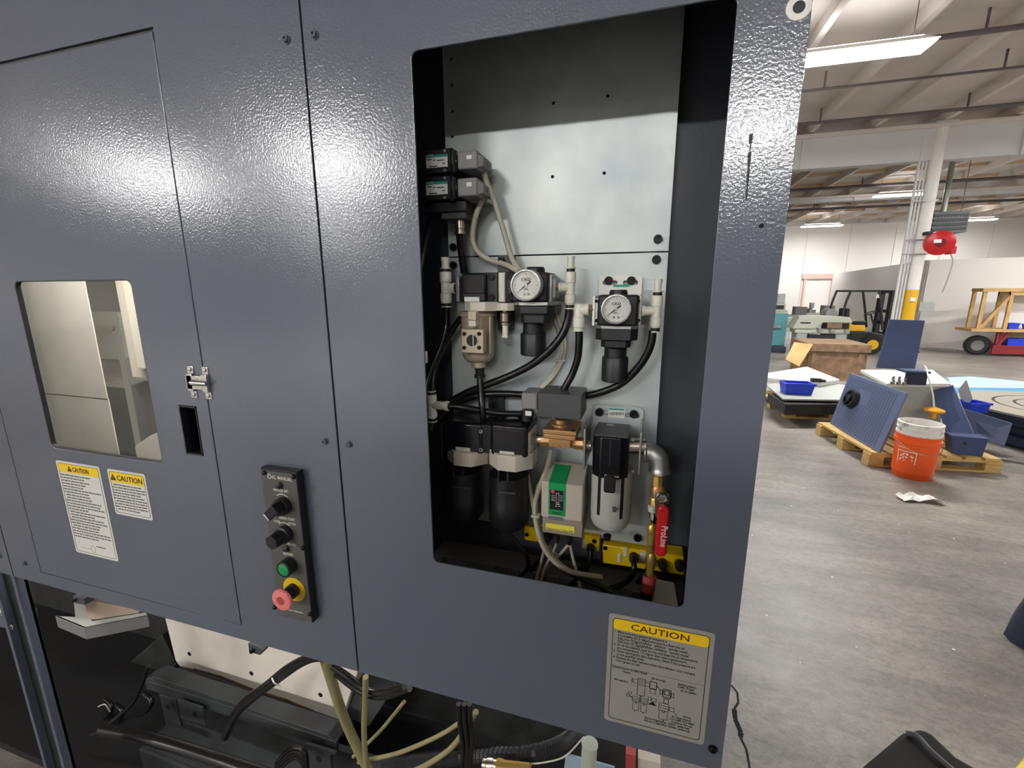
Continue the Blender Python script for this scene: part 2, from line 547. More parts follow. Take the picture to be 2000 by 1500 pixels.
# ------------------------------------------------------------------ the grey machine enclosure
def XZ(px, py, Y):
    p = pt(px, py, Y=Y); return p.x, p.z


def rect(px0, px1, py0, py1, Y):
    """X0, X1, Z0, Z1 of a photo rectangle lying on the plane Y"""
    pm_, qm = (px0 + px1) / 2, (py0 + py1) / 2
    return pt(px0, qm, Y=Y).x, pt(px1, qm, Y=Y).x, pt(pm_, py1, Y=Y).z, pt(pm_, py0, Y=Y).z


ENC = thing('machine_enclosure', 'slate grey machine enclosure with a door and an open service compartment', 'machine', (-0.6, 0.0, 0.0))
ZB, ZT = 0.895, 2.2
TH = 0.003
OX0, OX1, OZ0, OZ1 = -0.291, 0.071, 1.140, 1.836
DX0, DX1, DZ0, DZ1 = -1.282, -0.7015, 0.926, 1.917
sheet('service_panel', [(-.4455, ZB), (.1375, ZB), (.1375, ZT), (-.4455, ZT)], [rrect(OX0, OX1, OZ0, OZ1, .008)], 0, TH, M['paint'], ENC, bevel=.0006)
sheet('front_panel', [(-1.388, ZB), (-.4485, ZB), (-.4485, ZT), (-1.388, ZT)], [[(DX0, DZ0), (DX1, DZ0), (DX1, DZ1 + .006), (DX0, DZ1 + .006)]], 0, TH, M['paint'], ENC, bevel=.0006)
sheet('end_panel', [(-3.4, ZB), (-1.392, ZB), (-1.392, ZT), (-3.4, ZT)], [], 0, TH, M['paint'], ENC, bevel=.0006)
# folded edges behind the seams and bottom
for nm, b in (('folded_edge', (-.4455, -.4435, TH, .03, ZB, ZT)), ('folded_edge', (-.4505, -.4485, TH, .03, ZB, ZT)),
              ('folded_edge', (-1.388, -.4485, TH, .028, ZB, ZB + .002)), ('folded_edge', (-.4455, .1375, TH, .028, ZB, ZB + .002)),
              ('folded_edge', (-3.4, -1.392, TH, .028, ZB, ZB + .002)), ('folded_edge', (-1.39, -1.388, TH, .03, ZB, ZT)), ('folded_edge', (-1.394, -1.392, TH, .03, ZB, ZT)),
              ('folded_edge', (DX0 - .002, DX0, TH, .03, DZ0, DZ1)), ('folded_edge', (DX1, DX1 + .002, TH, .03, DZ0, DZ1)),
              ('folded_edge', (DX0, DX1, TH, .03, DZ0 - .002, DZ0)), ('folded_edge', (DX0, DX1, TH, .03, DZ1 + .006, DZ1 + .008))):
    MB().box(*b).build(nm, M['paint_in'], ENC, 0)
MB().box(DX0 - .01, DX1 + .01, .004, .008, DZ1 - .01, DZ1 + .02).build('gap_light_stop', M['black'], ENC, 0)  # black strip added behind the door gap to stop light leaking
# cabinet shell of the service compartment
for nm, b in (('compartment_back', (-.43, .1375, .186, .189, .9, ZT)), ('compartment_side', (.1345, .1375, TH, .19, ZB, ZT)),
              ('compartment_side', (-.43, -.427, TH + .03, .19, .9, ZT)), ('compartment_top', (-.43, .1345, TH, .19, 2.05, 2.053))):
    MB().box(*b).build(nm, M['paint_in'], ENC, 0)
# mounting plates with drilled holes
YP = 0.16
hol = [circle(*XZ(x, y, YP), .0024, 10) for x, y in ((880, 115), (882, 165), (883, 217), (883, 267), (1081, 201), (1187, 187), (1079, 345), (1180, 338))]
up = sheet('mounting_plate', [(-.322, 1.6065), (.0285, 1.6065), (.0285, 2.0), (-.322, 2.0)], hol, YP, YP + .003, M['galv'], ENC, bevel=.0003)
lo = sheet('mounting_plate', [(-.322, 1.128), (.0305, 1.128), (.0285, 1.6045), (-.322, 1.6045)], [], YP, YP + .003, M['galv'], ENC, bevel=.0003)
for x in (-.29, -.0):
    for z in (1.2, 1.4, 1.6, 1.8):
        MB().box(x - .012, x + .012, YP + .003, .186, z - .02, z + .02).build('plate_spacer', M['paint_in'], ENC, 0)


def bolt(px, py, Y, r, parent, m='darkmetal', h=.006, name='bolt'):
    x, z = XZ(px, py, Y)
    b = MB().lathe((x, Y, z), (0, -1, 0), [(r, 0), (r, h * .85), (r * .88, h), (r * .5, h), (r * .5, h * .45)], 16)
    return b.build(name, M[m], parent)


for p, (x, y) in ((up, (1285, 467)), (lo, (1282, 507)), (lo, (1245, 1049)), (up, (887, 483)), (lo, (887, 518))):
    bolt(x, y, YP, .0062, p)
# socket screws with washers on the front
for x, y in ((560, 77), (615, 68), (635, 862), (682, 868), (50, 1100), (1392, 1462), (0, 1085)):
    X, Z = XZ(x, y, 0)
    s = MB().lathe((X, 0, Z), (0, -1, 0), [(.0062, 0), (.0062, .0012), (.0045, .0012), (.0045, .0038), (.0038, .0046), (.0019, .0046), (.0019, .0025)], 18)
    s.build('panel_screw', M['darkmetal'] if x == 1392 else M['paint'], ENC)
X, Z = XZ(1560, 15, 0)
MB().lathe((X, -.0001, Z), (0, -1, 0), [(.0055, 0), (.0055, .0012), (.0085, .0016), (.0112, .0010), (.0115, 0)], 28, cap=False).build('washer', M['white'], ENC)
MB().cyl((X, -.0002, Z), (X, .0, Z), .0056).build('washer_hole', M['black'], ENC)
X, Z = XZ(1487, 441, 0)
MB().cyl((X, -.0003, Z), (X, .001, Z), .0025).build('drilled_hole', M['deepblack'], ENC)

sc_ = MB(); rs = random.Random(2)
for k in range(14):
    x_, z_ = XZ(1468 - k * .7, 262 + k * 9, 0); w_ = rs.uniform(.0006, .0024)
    sc_.add([(x_ - w_, -.0003, z_), (x_ + w_ * .6, -.0003, z_ + .001), (x_ + w_ * .5, -.0003, z_ - .0045), (x_ - w_ * .7, -.0003, z_ - .005)], [(0, 1, 2, 3)])
sc_.build('scuff_mark', mat('scuffed_paint', rgb(52, 54, 58), .6), ENC, 0)

# door with window, recessed pull, latch
wx0, wx1, wz0, wz1 = -1.142, -.835, 1.240, 1.570
hx0, hx1, hz0, hz1 = -.771, -.732, 1.266, 1.356
door = sheet('door', [(DX0 + .0025, DZ0 + .0025), (DX1 - .0025, DZ0 + .0025), (DX1 - .0025, DZ1), (DX0 + .0025, DZ1)],
             [rrect(wx0, wx1, wz0, wz1, .012), [(hx0, hz0), (hx1, hz0), (hx1, hz1), (hx0, hz1)]], 0, TH, M['paint'], ENC, bevel=.0006)
sheet('window_gasket', rrect(wx0 - .004, wx1 + .004, wz0 - .004, wz1 + .004, .015), [rrect(wx0 + .0015, wx1 - .0015, wz0 + .0015, wz1 - .0015, .011)], .0005, .008, M['black'], door)
MB().box(wx0 - .003, wx1 + .003, .009, .012, wz0 - .003, wz1 + .003).build('window_pane', M['glass'], door, 0)
pk = MB()
for b in ((hx0, hx0 + .002, -.0012, .03, hz0, hz1), (hx1 - .002, hx1, -.0012, .03, hz0, hz1), (hx0, hx1, -.0012, .03, hz0, hz0 + .003),
          (hx0, hx1, -.0012, .03, hz1 - .003, hz1), (hx0, hx1, .028, .03, hz0, hz1)):
    pk.box(*b)
pk.build('recessed_pull', M['black'], door, 0, label='black recessed door pull')
LT = MB()
lat = LT.box(-.738, -.704, -.006, -.0045, 1.388, 1.412).build('latch', M['steel'], ENC, bevel=.0012, label='bright steel toggle latch across the door seam')
for cx, cz in ((-.731, 1.4205), (-.7075, 1.4215)):
    pass
for (x0, x1) in ((-.7375, -.7235), (-.705, -.691)):
    b = MB().box(x0, x1, -.0015, 0, 1.414, 1.4275)
    b.box(x0, x1, -.0015, 0, 1.3715, 1.384); b.box(x0 + .001, x1 - .001, -.006, 0, 1.384, 1.4145)
    b.build('latch_plate', M['steel'], lat, bevel=.001)
for cx in (-.7305, -.698):
    for cz in (1.421, 1.3775):
        MB().lathe((cx, -.0015, cz), (0, -1, 0), [(.0032, 0), (.003, .0016), (.0016, .0022)], 12).build('rivet', M['zinc'], lat)
MB().cyl((-.722, -.0075, 1.4), (-.69, -.0075, 1.4), .0052, .0038).build('latch_bolt', M['steel'], lat)
MB().lathe((-.7315, -.0058, 1.4), (0, -1, 0), [(.003, 0), (.0028, .002)], 12).build('rivet', M['darkmetal'], lat)

# what shows through the door window
CH = thing('machine_interior', 'cream and grey machine interior seen through the door window', 'machine interior', (-1.0, .3, .9))
e0 = pt(163, 545, Y=.27).x
MB().box(-2.35, e0, .27, .273, 1.26, 1.75).build('liner_panel', M['cream'], CH, 0)
MB().box(-2.35, e0, .2715, .2745, .88, 1.2585).build('liner_panel', M['cream'], CH, 0)
MB().box(e0 - .01, -.7, .5, .503, .7, 1.75).build('column_face', mat('grey_column_paint', rgb(150, 150, 146), .5), CH, 0)
x0, x1, z0, z1 = rect(186, 238, 610, 702, .46)
MB().box(x0, x1, .46, .5, z0, z1).build('cover_plate', mat('grey_cover_paint', rgb(142, 142, 138), .45), CH, 0, bevel=.002)
bolt(220, 641, .459, .007, CH, 'zinc', .004)
x0 = pt(226, 560, Y=.42).x; x1 = pt(254, 560, Y=.42).x
MB().box(x0, x1, .42, .5, pt(260, 737, Y=.42).z, 1.75).build('guide_cover', M['cream'], CH, 0, bevel=.002)
MB().box(x1, x1 + .05, .40, .5, pt(280, 720, Y=.4).z, 1.75).build('guide_cover', M['cream'], CH, 0, bevel=.002)
x0 = pt(243, 760, Y=.44).x; x1 = pt(256, 760, Y=.44).x
MB().box(x0, x1, .44, .5, pt(262, 880, Y=.44).z, pt(248, 700, Y=.44).z).build('slide_rail', M['zinc'], CH, 0, bevel=.002)
MB().box(x1 + .012, x1 + .12, .47, .5, pt(285, 870, Y=.47).z, pt(285, 745, Y=.47).z).build('way_cover', mat('dark_grey_way_cover', rgb(92, 90, 86), .5), CH, 0, bevel=.002)
x0 = pt(262, 868, Y=.3).x; x1 = pt(318, 868, Y=.3).x
MB().prism([(x0, pt(262, 895, Y=.3).z), (x1 + .06, pt(318, 905, Y=.3).z), (x1 + .06, pt(316, 828, Y=.3).z), (x1 - .045, pt(285, 850, Y=.3).z), (x0, pt(262, 872, Y=.3).z)], .3, .34).build('bracket', M['cream'], CH, 0, bevel=.002)

wl = MB().box(-1.3, -.8, .06, .10, 1.86, 1.88).build('work_or_fill_light', mat('fill_light_tube', (1.0, .985, .965), .5, emit=185.0), CH, 0)  # glowing bar added out of sight to brighten the interior

# ------------------------------------------------------------------ caution labels
WARN = thing('caution_label', 'large grey caution label with yellow header below the service opening', 'label', (.045, -.0005, .93))
lx0, lx1, lz0, lz1 = -.0235, .1125, .9325, 1.1125
sheet('label_sheet', rrect(lx0, lx1, lz0, lz1, .005), [], -.0007, -.0001, M['paper'], WARN)
sheet('border_line', rrect(lx0 + .006, lx1 - .006, lz0 + .006, lz1 - .006, .005), [rrect(lx0 + .0068, lx1 - .0068, lz0 + .0068, lz1 - .0068, .0045)], -.0010, -.0006, M['ink'], WARN)
hz = lz1 - .0236
sheet('yellow_header', rrect(lx0 + .0068, lx1 - .0068, hz, lz1 - .0068, .004), [], -.0009, -.0006, M['yellowlab'], WARN)
letters('CAUTION', (lx0 + lx1) / 2, hz + .0038, .0135, -.0011, M['inkbrown'], WARN, 'CENTER', 1.25, bold=.0001)
body = ('1. Make sure the supplied air pressure is\n    0.5~0.6MPa (72.5~88psi) and secure a flow rate of\n    300L/min 79.0gal(ANR)for   6000min   spindle model\n'
        '    500L/min 131.7gal(ANR)for 10000min   spindle model\n2. Air to be supplied must be dry, and keep the air temperature\n    at a temperature 1°C higher than room temperature.\n'
        '3. When starting the daily operation, check if line pressure are\n    at the specified levels.\n4. Replace the filter element when the indicator color changed\n    from green to red.')
letters(body, lx0 + .0085, hz - .0052, .0053, -.0009, M['ink'], WARN, 'LEFT', .80, .98, bold=.00004)
dl = MB()


def dline(u0, v0, u1, v1, w=.0007):
    """drawing line on the big label, u right and v down in label millimetres"""
    a = Vector((lx0 + u0 / 1000, 0, lz1 - v0 / 1000)); b = Vector((lx0 + u1 / 1000, 0, lz1 - v1 / 1000))
    d = (b - a).normalized(); n_ = Vector((-d.z, 0, d.x)) * w / 2
    y = Vector((0, -.0009, 0))
    dl.add([a + n_ + y, b + n_ + y, b - n_ + y, a - n_ + y], [(0, 1, 2, 3)])


def drect(u0, v0, u1, v1, w=.0007):
    dline(u0, v0, u1, v0, w); dline(u1, v0, u1, v1, w); dline(u1, v1, u0, v1, w); dline(u0, v1, u0, v0, w)


v = 83
dline(6, v, 129, v, .0004)
# upper drawing: filter + regulator, second regulator
drect(38, 98, 44, 104); dline(36, 97, 36, 105, .0012); drect(44, 95, 54, 106); drect(44, 106, 54, 123); dline(47, 123, 50, 126); dline(51, 123, 48, 126)
drect(54, 99, 60, 105); drect(60, 96, 69, 107, .0012); drect(61, 108, 68, 115); dline(69, 101, 75, 106, .0012)
drect(78, 103, 88, 116, .0012); drect(80, 105, 86, 112, .0012); drect(79, 116, 87, 118); drect(80, 119, 86, 126); drect(89, 107, 92, 114, .0009); drect(74, 106, 77, 113, .0009)
for k in range(4): dline(44.5, 97 + k * 2.2, 53.5, 97 + k * 2.2, .0005)
# lower drawing: two bowls, valve, big filter, elbow
for u in (38, 49):
    drect(u, 127, u + 10, 135); dline(u, 130, u + 10, 130); dline(u, 132.5, u + 10, 132.5); drect(u + 1, 135, u + 9, 150); dline(u + 4, 150, u + 5, 153, .001); drect(u + 4, 135, u + 6.5, 138, .0009)
drect(30, 125, 34, 129, .001); dline(34, 128, 38, 130, .0015); drect(32, 121, 36, 125)
for k in range(6): dline(60 + k * .8, 134 - k * .9, 71 - k * .8, 134 - k * .9, .0011)
drect(59, 122, 63, 127); drect(64, 123, 70, 128)
drect(74, 127, 87, 139); dline(74, 131, 87, 131); dline(74, 135, 87, 135); drect(75, 139, 86, 154); drect(79, 139, 82, 142, .001); dline(80, 154, 82, 156, .001); drect(88, 131, 94, 137); dline(94, 137, 99, 143)
dline(64, 88, 60, 97, .0004); dline(33, 108, 44, 110, .0004)
dl.build('line_drawing', M['ink'], WARN, 0)
for s, u, v_ in (('Specified pressure  0.13MPa (18.8psi)', 8, 86.5), ('(for air purge)', 62, 91.5), ('Indicator', 22, 91.5), ('Mist separator', 12, 107), ('Specified pressure', 96, 91),
                 ('0.5MPa (72.5psi)', 96, 95.5), ('(for air cylinder)', 100, 100.5), ('Air inlet', 106, 142), ('Air supply pressure', 92, 146.5), ('0.5~0.6MPa (72.5~88psi)', 90, 151),
                 ('Supplied air flow rate', 92, 155.5), ('300L/min 79.0gal(ANR)for   6000min   spindle model', 56, 160), ('500L/min 131.7gal(ANR)for 10000min   spindle model', 56, 164.5)):
    letters(s, lx0 + u / 1000, lz1 - v_ / 1000, .0048, -.0009, M['ink'], WARN, 'LEFT', .66 if v_ < 158 else .58, bold=.00003)


def text_bars(label_thing, x0, x1, z0, z1, n, seed, skip=()):
    """lines of print too small to read in the photograph, as rows of word marks"""
    rnd = random.Random(seed); b = MB(); dz = (z1 - z0) / n
    for i in range(n):
        if i in skip: continue
        z = z1 - (i + .5) * dz; x = x0 + (.004 if rnd.random() < .55 else 0); end = x1 - rnd.random() ** 2 * (x1 - x0) * .55
        while x < end:
            w = .004 + rnd.random() * .010; w = min(w, x1 - x)
            b.box(x, x + w, -.0009, -.0008, z - dz * .19, z + dz * .19); x += w + .0016
    b.build('print_lines', mat('faded_ink', rgb(70, 68, 64), .6), label_thing, 0)


def small_label(label, x0, x1, z0, z1, n, seed, tri, hh):
    t = thing('caution_label', label, 'label', ((x0 + x1) / 2, -.0005, z0))
    sheet('label_sheet', rrect(x0, x1, z0, z1, .005), [], -.0007, -.0001, M['paper2'], t)
    e = .0045
    sheet('border_line', rrect(x0 + e, x1 - e, z0 + e, z1 - e, .004), [rrect(x0 + e + .0007, x1 - e - .0007, z0 + e + .0007, z1 - e - .0007, .0036)], -.0010, -.0006, M['ink'], t)
    sheet('yellow_header', rrect(x0 + e + .0007, x1 - e - .0007, z1 - hh, z1 - e - .0007, .003), [], -.0009, -.0006, M['yellowlab'], t)
    s = (hh - e) * .62
    xm = (x0 + x1) / 2
    letters('CAUTION', xm + s * .55, z1 - hh + (hh - e) * .22, s * 1.12, -.0011, M['ink'], t, 'CENTER', 1.0 * tri, bold=.0002)
    tx = xm - s * 2.75 * tri; zz = z1 - hh + (hh - e) * .18
    sheet('warning_triangle', [(tx - s * .55, zz), (tx + s * .55, zz), (tx, zz + s)], [[(tx - s * .04, zz + s * .1), (tx + s * .04, zz + s * .1), (tx + s * .06, zz + s * .68), (tx - s * .06, zz + s * .68)]], -.0012, -.0009, M['ink'], t)
    return t


t = small_label('tall caution label with yellow header under the door window', -1.138, -1.0105, 1.005, 1.2135, 26, 3, .78, .024)
text_bars(t, -1.131, -1.020, 1.042, 1.187, 23, 5)
d2 = MB()
for (xa, za, xb, zb) in ((-1.122, 1.033, -1.122, 1.027), (-1.118, 1.020, -1.085, 1.020), (-1.085, 1.020, -1.085, 1.028), (-1.085, 1.028, -1.075, 1.028), (-1.075, 1.028, -1.075, 1.014), (-1.075, 1.014, -1.085, 1.014), (-1.085, 1.014, -1.085, 1.02)):
    d2.box(min(xa, xb) - .0003, max(xa, xb) + .0003, -.0009, -.0008, min(za, zb) - .0003, max(za, zb) + .0003)
d2.box(-1.07, -1.042, -.0009, -.0008, 1.0285, 1.0305)
d2.build('line_drawing', MATS['faded_ink'], t, 0)
t = small_label('small caution label with yellow header right of the tall one', -.989, -.8875, 1.1165, 1.2125, 12, 9, 1.02, .026)
text_bars(t, -.983, -.895, 1.126, 1.184, 10, 11)

# ------------------------------------------------------------------ operator box
OP = thing('control_box', 'narrow dark grey control box with knobs, green button and stop button', 'control panel', (-.555, 0, .998))
cx0, cx1, cz0, cz1, YC = -.592, -.5195, .988, 1.2665, -.0155
MB().box(cx0, cx1, YC + .001, 0, cz0, cz1).build('box_body', M['black'], OP, bevel=.0008)
MB().box(cx0 + .0005, cx1 - .0012, YC, YC + .0012, cz0 + .0005, cz1 - .0035).build('faceplate', M['faceplate'], OP, bevel=.0003)
for x, y in ((517, 923), (574, 931), (592, 1070), (606, 1199), (537, 1186)):
    X, Z = XZ(x, y, YC)
    MB().lathe((X, YC, Z), (0, -1, 0), [(.0042, 0), (.004, .0018), (.0026, .0032), (.001, .0036)], 14).build('faceplate_screw', M['darkmetal'], OP)


def ctl_text(s, px, py, h, sx=1.0):
    X, Z = XZ(px, py, YC)
    letters(s, X, Z - h * .35, h, YC - .0002, M['inkwhite'], OP, 'CENTER', sx, bold=h * .012, thick=.00005)


ctl_text('MG. MANUAL', 549, 934, .0088, .8)
ctl_text('MANUAL INT.', 549, 958, .0066, .75)
ctl_text('INDEX START', 561, 1013, .0066, .8)
ctl_text('O', 526, 930, .013, .8)
ctl_text('OCW', 541, 1018, .0062, .8); ctl_text('OCCW', 570, 1023, .0062, .8)
ctl_text('INTERLOCK', 566, 1062, .0062, .75)
ctl_text('RESTART', 563, 1082, .0066, .8)
ctl_text('ESWY-MGB-ENG-1', 578, 1194, .0042, .9)
for px, py in ((547, 948), (561, 1071)):
    X, Z = XZ(px, py, YC)
    MB().lathe((X, YC, Z), (0, -1, 0), [(.0056, 0), (.0056, .003), (.0046, .0035), (.0046, .005), (.003, .006)], 16).build('indicator_lamp', M['black'], OP)


def arc(px, py, r):
    X, Z = XZ(px, py, YC); a = MB()
    for k in range(10):
        t0, t1 = math.radians(50 + 8 * k), math.radians(50 + 8 * (k + 1))
        a.add([(X + q * math.cos(t_), YC - .0003, Z + q * math.sin(t_)) for q, t_ in ((r, t0), (r + .0014, t0), (r + .0014, t1), (r, t1))], [(0, 1, 2, 3)])
    a.build('position_arc', M['inkwhite'], OP, 0)


X, Z = XZ(556, 986, YC); arc(553, 984, .0165)
k1 = MB().lathe((X, YC, Z), (0, -1, 0), [(.0148, 0), (.0148, .010), (.0135, .0115), (.0125, .0115), (.0125, .016)], 24).build('selector_switch', M['black'], OP)
kb = MB(); kb.box(-.008, .008, -.030, -.012, -.0135, .0135); kb.xf(Matrix.Translation((X, YC, Z)) @ Matrix.Rotation(math.radians(48), 4, 'Y'))
kb.build('selector_lever', M['blackgloss'], k1, bevel=.0015)
kb = MB(); kb.box(-.0064, .0064, -.0304, -.0296, -.0132, -.0108); kb.xf(Matrix.Translation((X, YC, Z)) @ Matrix.Rotation(math.radians(48), 4, 'Y'))
kb.build('pointer_mark', M['white'], k1, 0)
X, Z = XZ(559, 1041, YC); arc(557, 1039, .0165)
k2 = MB().lathe((X, YC, Z), (0, -1, 0), [(.0148, 0), (.0148, .010), (.012, .0115), (.012, .02)], 24).build('selector_switch', M['black'], OP)
prof = [(X + (.0125 if i % 2 else .0108) * math.cos(2 * PI * i / 12), Z + (.0125 if i % 2 else .0108) * math.sin(2 * PI * i / 12)) for i in range(12)]
MB().prism(prof, YC - .032, YC - .016).build('rotary_knob', M['black'], k2, bevel=.001)
X, Z = XZ(568, 1102, YC)
g1 = MB().lathe((X, YC, Z), (0, -1, 0), [(.0142, 0), (.0142, .0165), (.0128, .0178), (.0112, .0178), (.0112, .016)], 28).build('push_button', M['black'], OP)
MB().lathe((X, YC - .0155, Z), (0, -1, 0), [(.0110, 0), (.0110, .0014), (.0102, .0019)], 28).build('green_cap', M['green'], g1)
X, Z = XZ(575, 1151, YC)
es = MB().lathe((X, YC, Z), (0, -1, 0), [(.0122, 0), (.0122, .010), (.0105, .0105), (.0105, .023)], 28).build('stop_button', M['black'], OP)
MB().lathe((X, YC, Z), (0, -1, 0), [(.0225, 0), (.0225, .0009)], 36).build('yellow_ring', M['yellow'], es)
MB().lathe((X, YC - .021, Z), (0, -1, 0), [(.0125, 0), (.0185, .0035), (.0192, .006), (.0182, .0085), (.0155, .0098), (.008, .0100), (.0075, .0092)], 36).build('mushroom_head', M['pink'], es)
MB().lathe((X, YC - .0302, Z), (0, -1, 0), [(.0072, 0), (.0072, .0005)], 24).build('head_centre', M['pinkdark'], es)
# ------------------------------------------------------------------ pneumatics in the service compartment
def pbox(name, px0, px1, py0, py1, Y, depth, m, parent, bevel=.001, label=None):
    x0, x1, z0, z1 = rect(px0, px1, py0, py1, Y)
    return MB().box(x0, x1, Y, Y + depth, z0, z1).build(name, M[m] if isinstance(m, str) else m, parent, bevel=bevel, label=label)


def vlathe(px, py_list, Y, m, name, parent, n=24, label=None, yc=None):
    """turned part with vertical axis: py_list of (photo row, half width in photo columns) measured on plane Y"""
    Y = Y if yc is None else yc
    x, _ = XZ(px, py_list[0][0], Y); prof = []
    zt = None
    for py, hw in py_list:
        a, z = XZ(px - hw, py, Y); b, _ = XZ(px + hw, py, Y)
        prof.append(((b - a) / 2, z))
    x = XZ(px, (py_list[0][0] + py_list[-1][0]) / 2, Y)[0]
    b = MB().lathe((x, Y if yc is None else yc, 0), (0, 0, 1), [(r, z) for r, z in prof], n)
    return b.build(name, M[m], parent, label=label)


def gauge(parent, px, py, r, Y, cname='gauge'):
    X, Z = XZ(px, py, Y)
    R_ = XZ(px + r, py, Y)[0] - X
    g = MB().lathe((X, Y + .026, Z), (0, -1, 0), [(R_ * .55, 0), (R_ * .98, .006), (R_, .008), (R_, .0255), (R_ * .96, .026), (R_ * .90, .026), (R_ * .88, .0225)], 40, cap=False)
    g.build(cname, M['zinc'], parent, label='round pressure gauge with white dial')
    d = MB().cyl((X, Y + .006, Z), (X, Y + .004, Z), R_ * .93, n=40).build('gauge_dial', M['white'], parent)
    tk = MB()
    for i in range(31):
        a = math.radians(225 - i * 9); r0 = R_ * (.70 if i % 5 else .64); r1 = R_ * .78; w = R_ * .008 if i % 5 else R_ * .013
        c_, s_ = math.cos(a), math.sin(a)
        tk.add([(X + c_ * q - s_ * e, Y + .0038, Z + s_ * q + c_ * e) for q, e in ((r0, -w), (r1, -w), (r1, w), (r0, w))], [(0, 1, 2, 3)])
    tk.build('scale_marks', M['ink'], d, 0)
    letters('CKD', X, Z + R_ * .27, R_ * .26, Y + .0036, M['ink'], d, 'CENTER', 1.2, bold=R_ * .005, thick=.00005)
    letters('MPa', X, Z - R_ * .32, R_ * .18, Y + .0036, M['ink'], d, 'CENTER', 1.0, thick=.00005)
    nd = MB(); nd.add([(-R_ * .80, 0, 0), (0, 0, R_ * .05), (R_ * .38, 0, R_ * .05), (R_ * .38, 0, -R_ * .05), (0, 0, -R_ * .05)], [(0, 1, 2, 3, 4)])
    nd.xf(Matrix.Translation((X, Y + .0032, Z)) @ Matrix.Rotation(math.radians(-38), 4, 'Y')).build('needle', M['ink'], d, 0)
    MB().lathe((X, Y + .0036, Z), (0, -1, 0), [(R_ * .10, 0), (R_ * .10, .001)], 14).build('needle_hub', M['zinc'], d)
    for sx in (-.13, .17):
        MB().lathe((X + R_ * sx, Y + .0036, Z - R_ * .56), (0, -1, 0), [(R_ * .085, 0), (R_ * .06, .0008)], 12).build('zero_screw', M['zinc'], d)
    MB().cyl((X, Y + .0028, Z), (X, Y + .0022, Z), R_ * .9, n=40).build('gauge_glass', M['lens'], parent)


def octa(name, px0, px1, py0, py1, Y, depth, m, parent, ch=.28, bevel=.0006):
    """band with chamfered plan (octagonal seen from above)"""
    x0, x1, z0, z1 = rect(px0, px1, py0, py1, Y)
    c = (x1 - x0) * ch; y1 = Y + depth
    return MB().prismz([(x0 + c, Y), (x1 - c, Y), (x1, Y + c), (x1, y1 - c), (x1 - c, y1), (x0 + c, y1), (x0, y1 - c), (x0, Y + c)], z0, z1).build(name, M[m], parent, bevel=bevel)


def tee(label, px, py0, py1, Y, arm, hw=10.5, tube_top=True, plug=None):
    """push-in tee: vertical run from py0 to py1 (photo rows), arm = (px end, py)"""
    x = XZ(px, (py0 + py1) / 2, Y)[0]; zt = XZ(px, py0, Y)[1]; zb = XZ(px, py1, Y)[1]
    r = abs(XZ(px + hw, (py0 + py1) / 2, Y)[0] - x)
    t = thing('tee_fitting', label, 'fitting', (x, Y, zb), 'ivory push-in fittings')
    h = zt - zb
    MB().lathe((x, Y, zb), (0, 0, 1), [(r * .86, 0), (r * .86, h * .03), (r * .98, h * .05), (r, h * .30), (r * .84, h * .32), (r * .84, h * .66), (r, h * .68), (r, h * .97), (r * .9, h)], 22).build('body', M['ivory'], t)
    for z, hh in ((zb - .0045, .0035), (zt + .001, .0035)):
        MB().lathe((x, Y, z), (0, 0, 1), [(r * .78, -.001), (r * .78, hh + .001)], 20).build('release_gap', M['black'], t)
        MB().lathe((x, Y, z - .0018 if z < zt else z + hh), (0, 0, 1), [(r * .94, 0), (r * .94, .0016)], 20).build('release_ring', M['ivory'], t)
    if plug:
        MB().lathe((x, Y, zt), (0, 0, 1), [(r * .62, 0), (r * .62, plug), (r * .72, plug), (r * .72, plug + .005)], 18).build('plug', M['ivory'], t)
    if arm:
        xa, za = XZ(arm[0], arm[1], Y); dx = 1 if xa > x else -1
        Lh = abs(xa - x)
        MB().lathe((x, Y, za), (dx, 0, 0), [(r * .8, 0), (r * .8, Lh * .8), (r * .92, Lh * .82), (r * .92, Lh)], 20).build('branch', M['ivory'], t)
        MB().lathe((x + dx * Lh, Y, za), (dx, 0, 0), [(r * .75, 0), (r * .75, .004)], 6).build('hex_nut', M['nickel'], t)
    return t


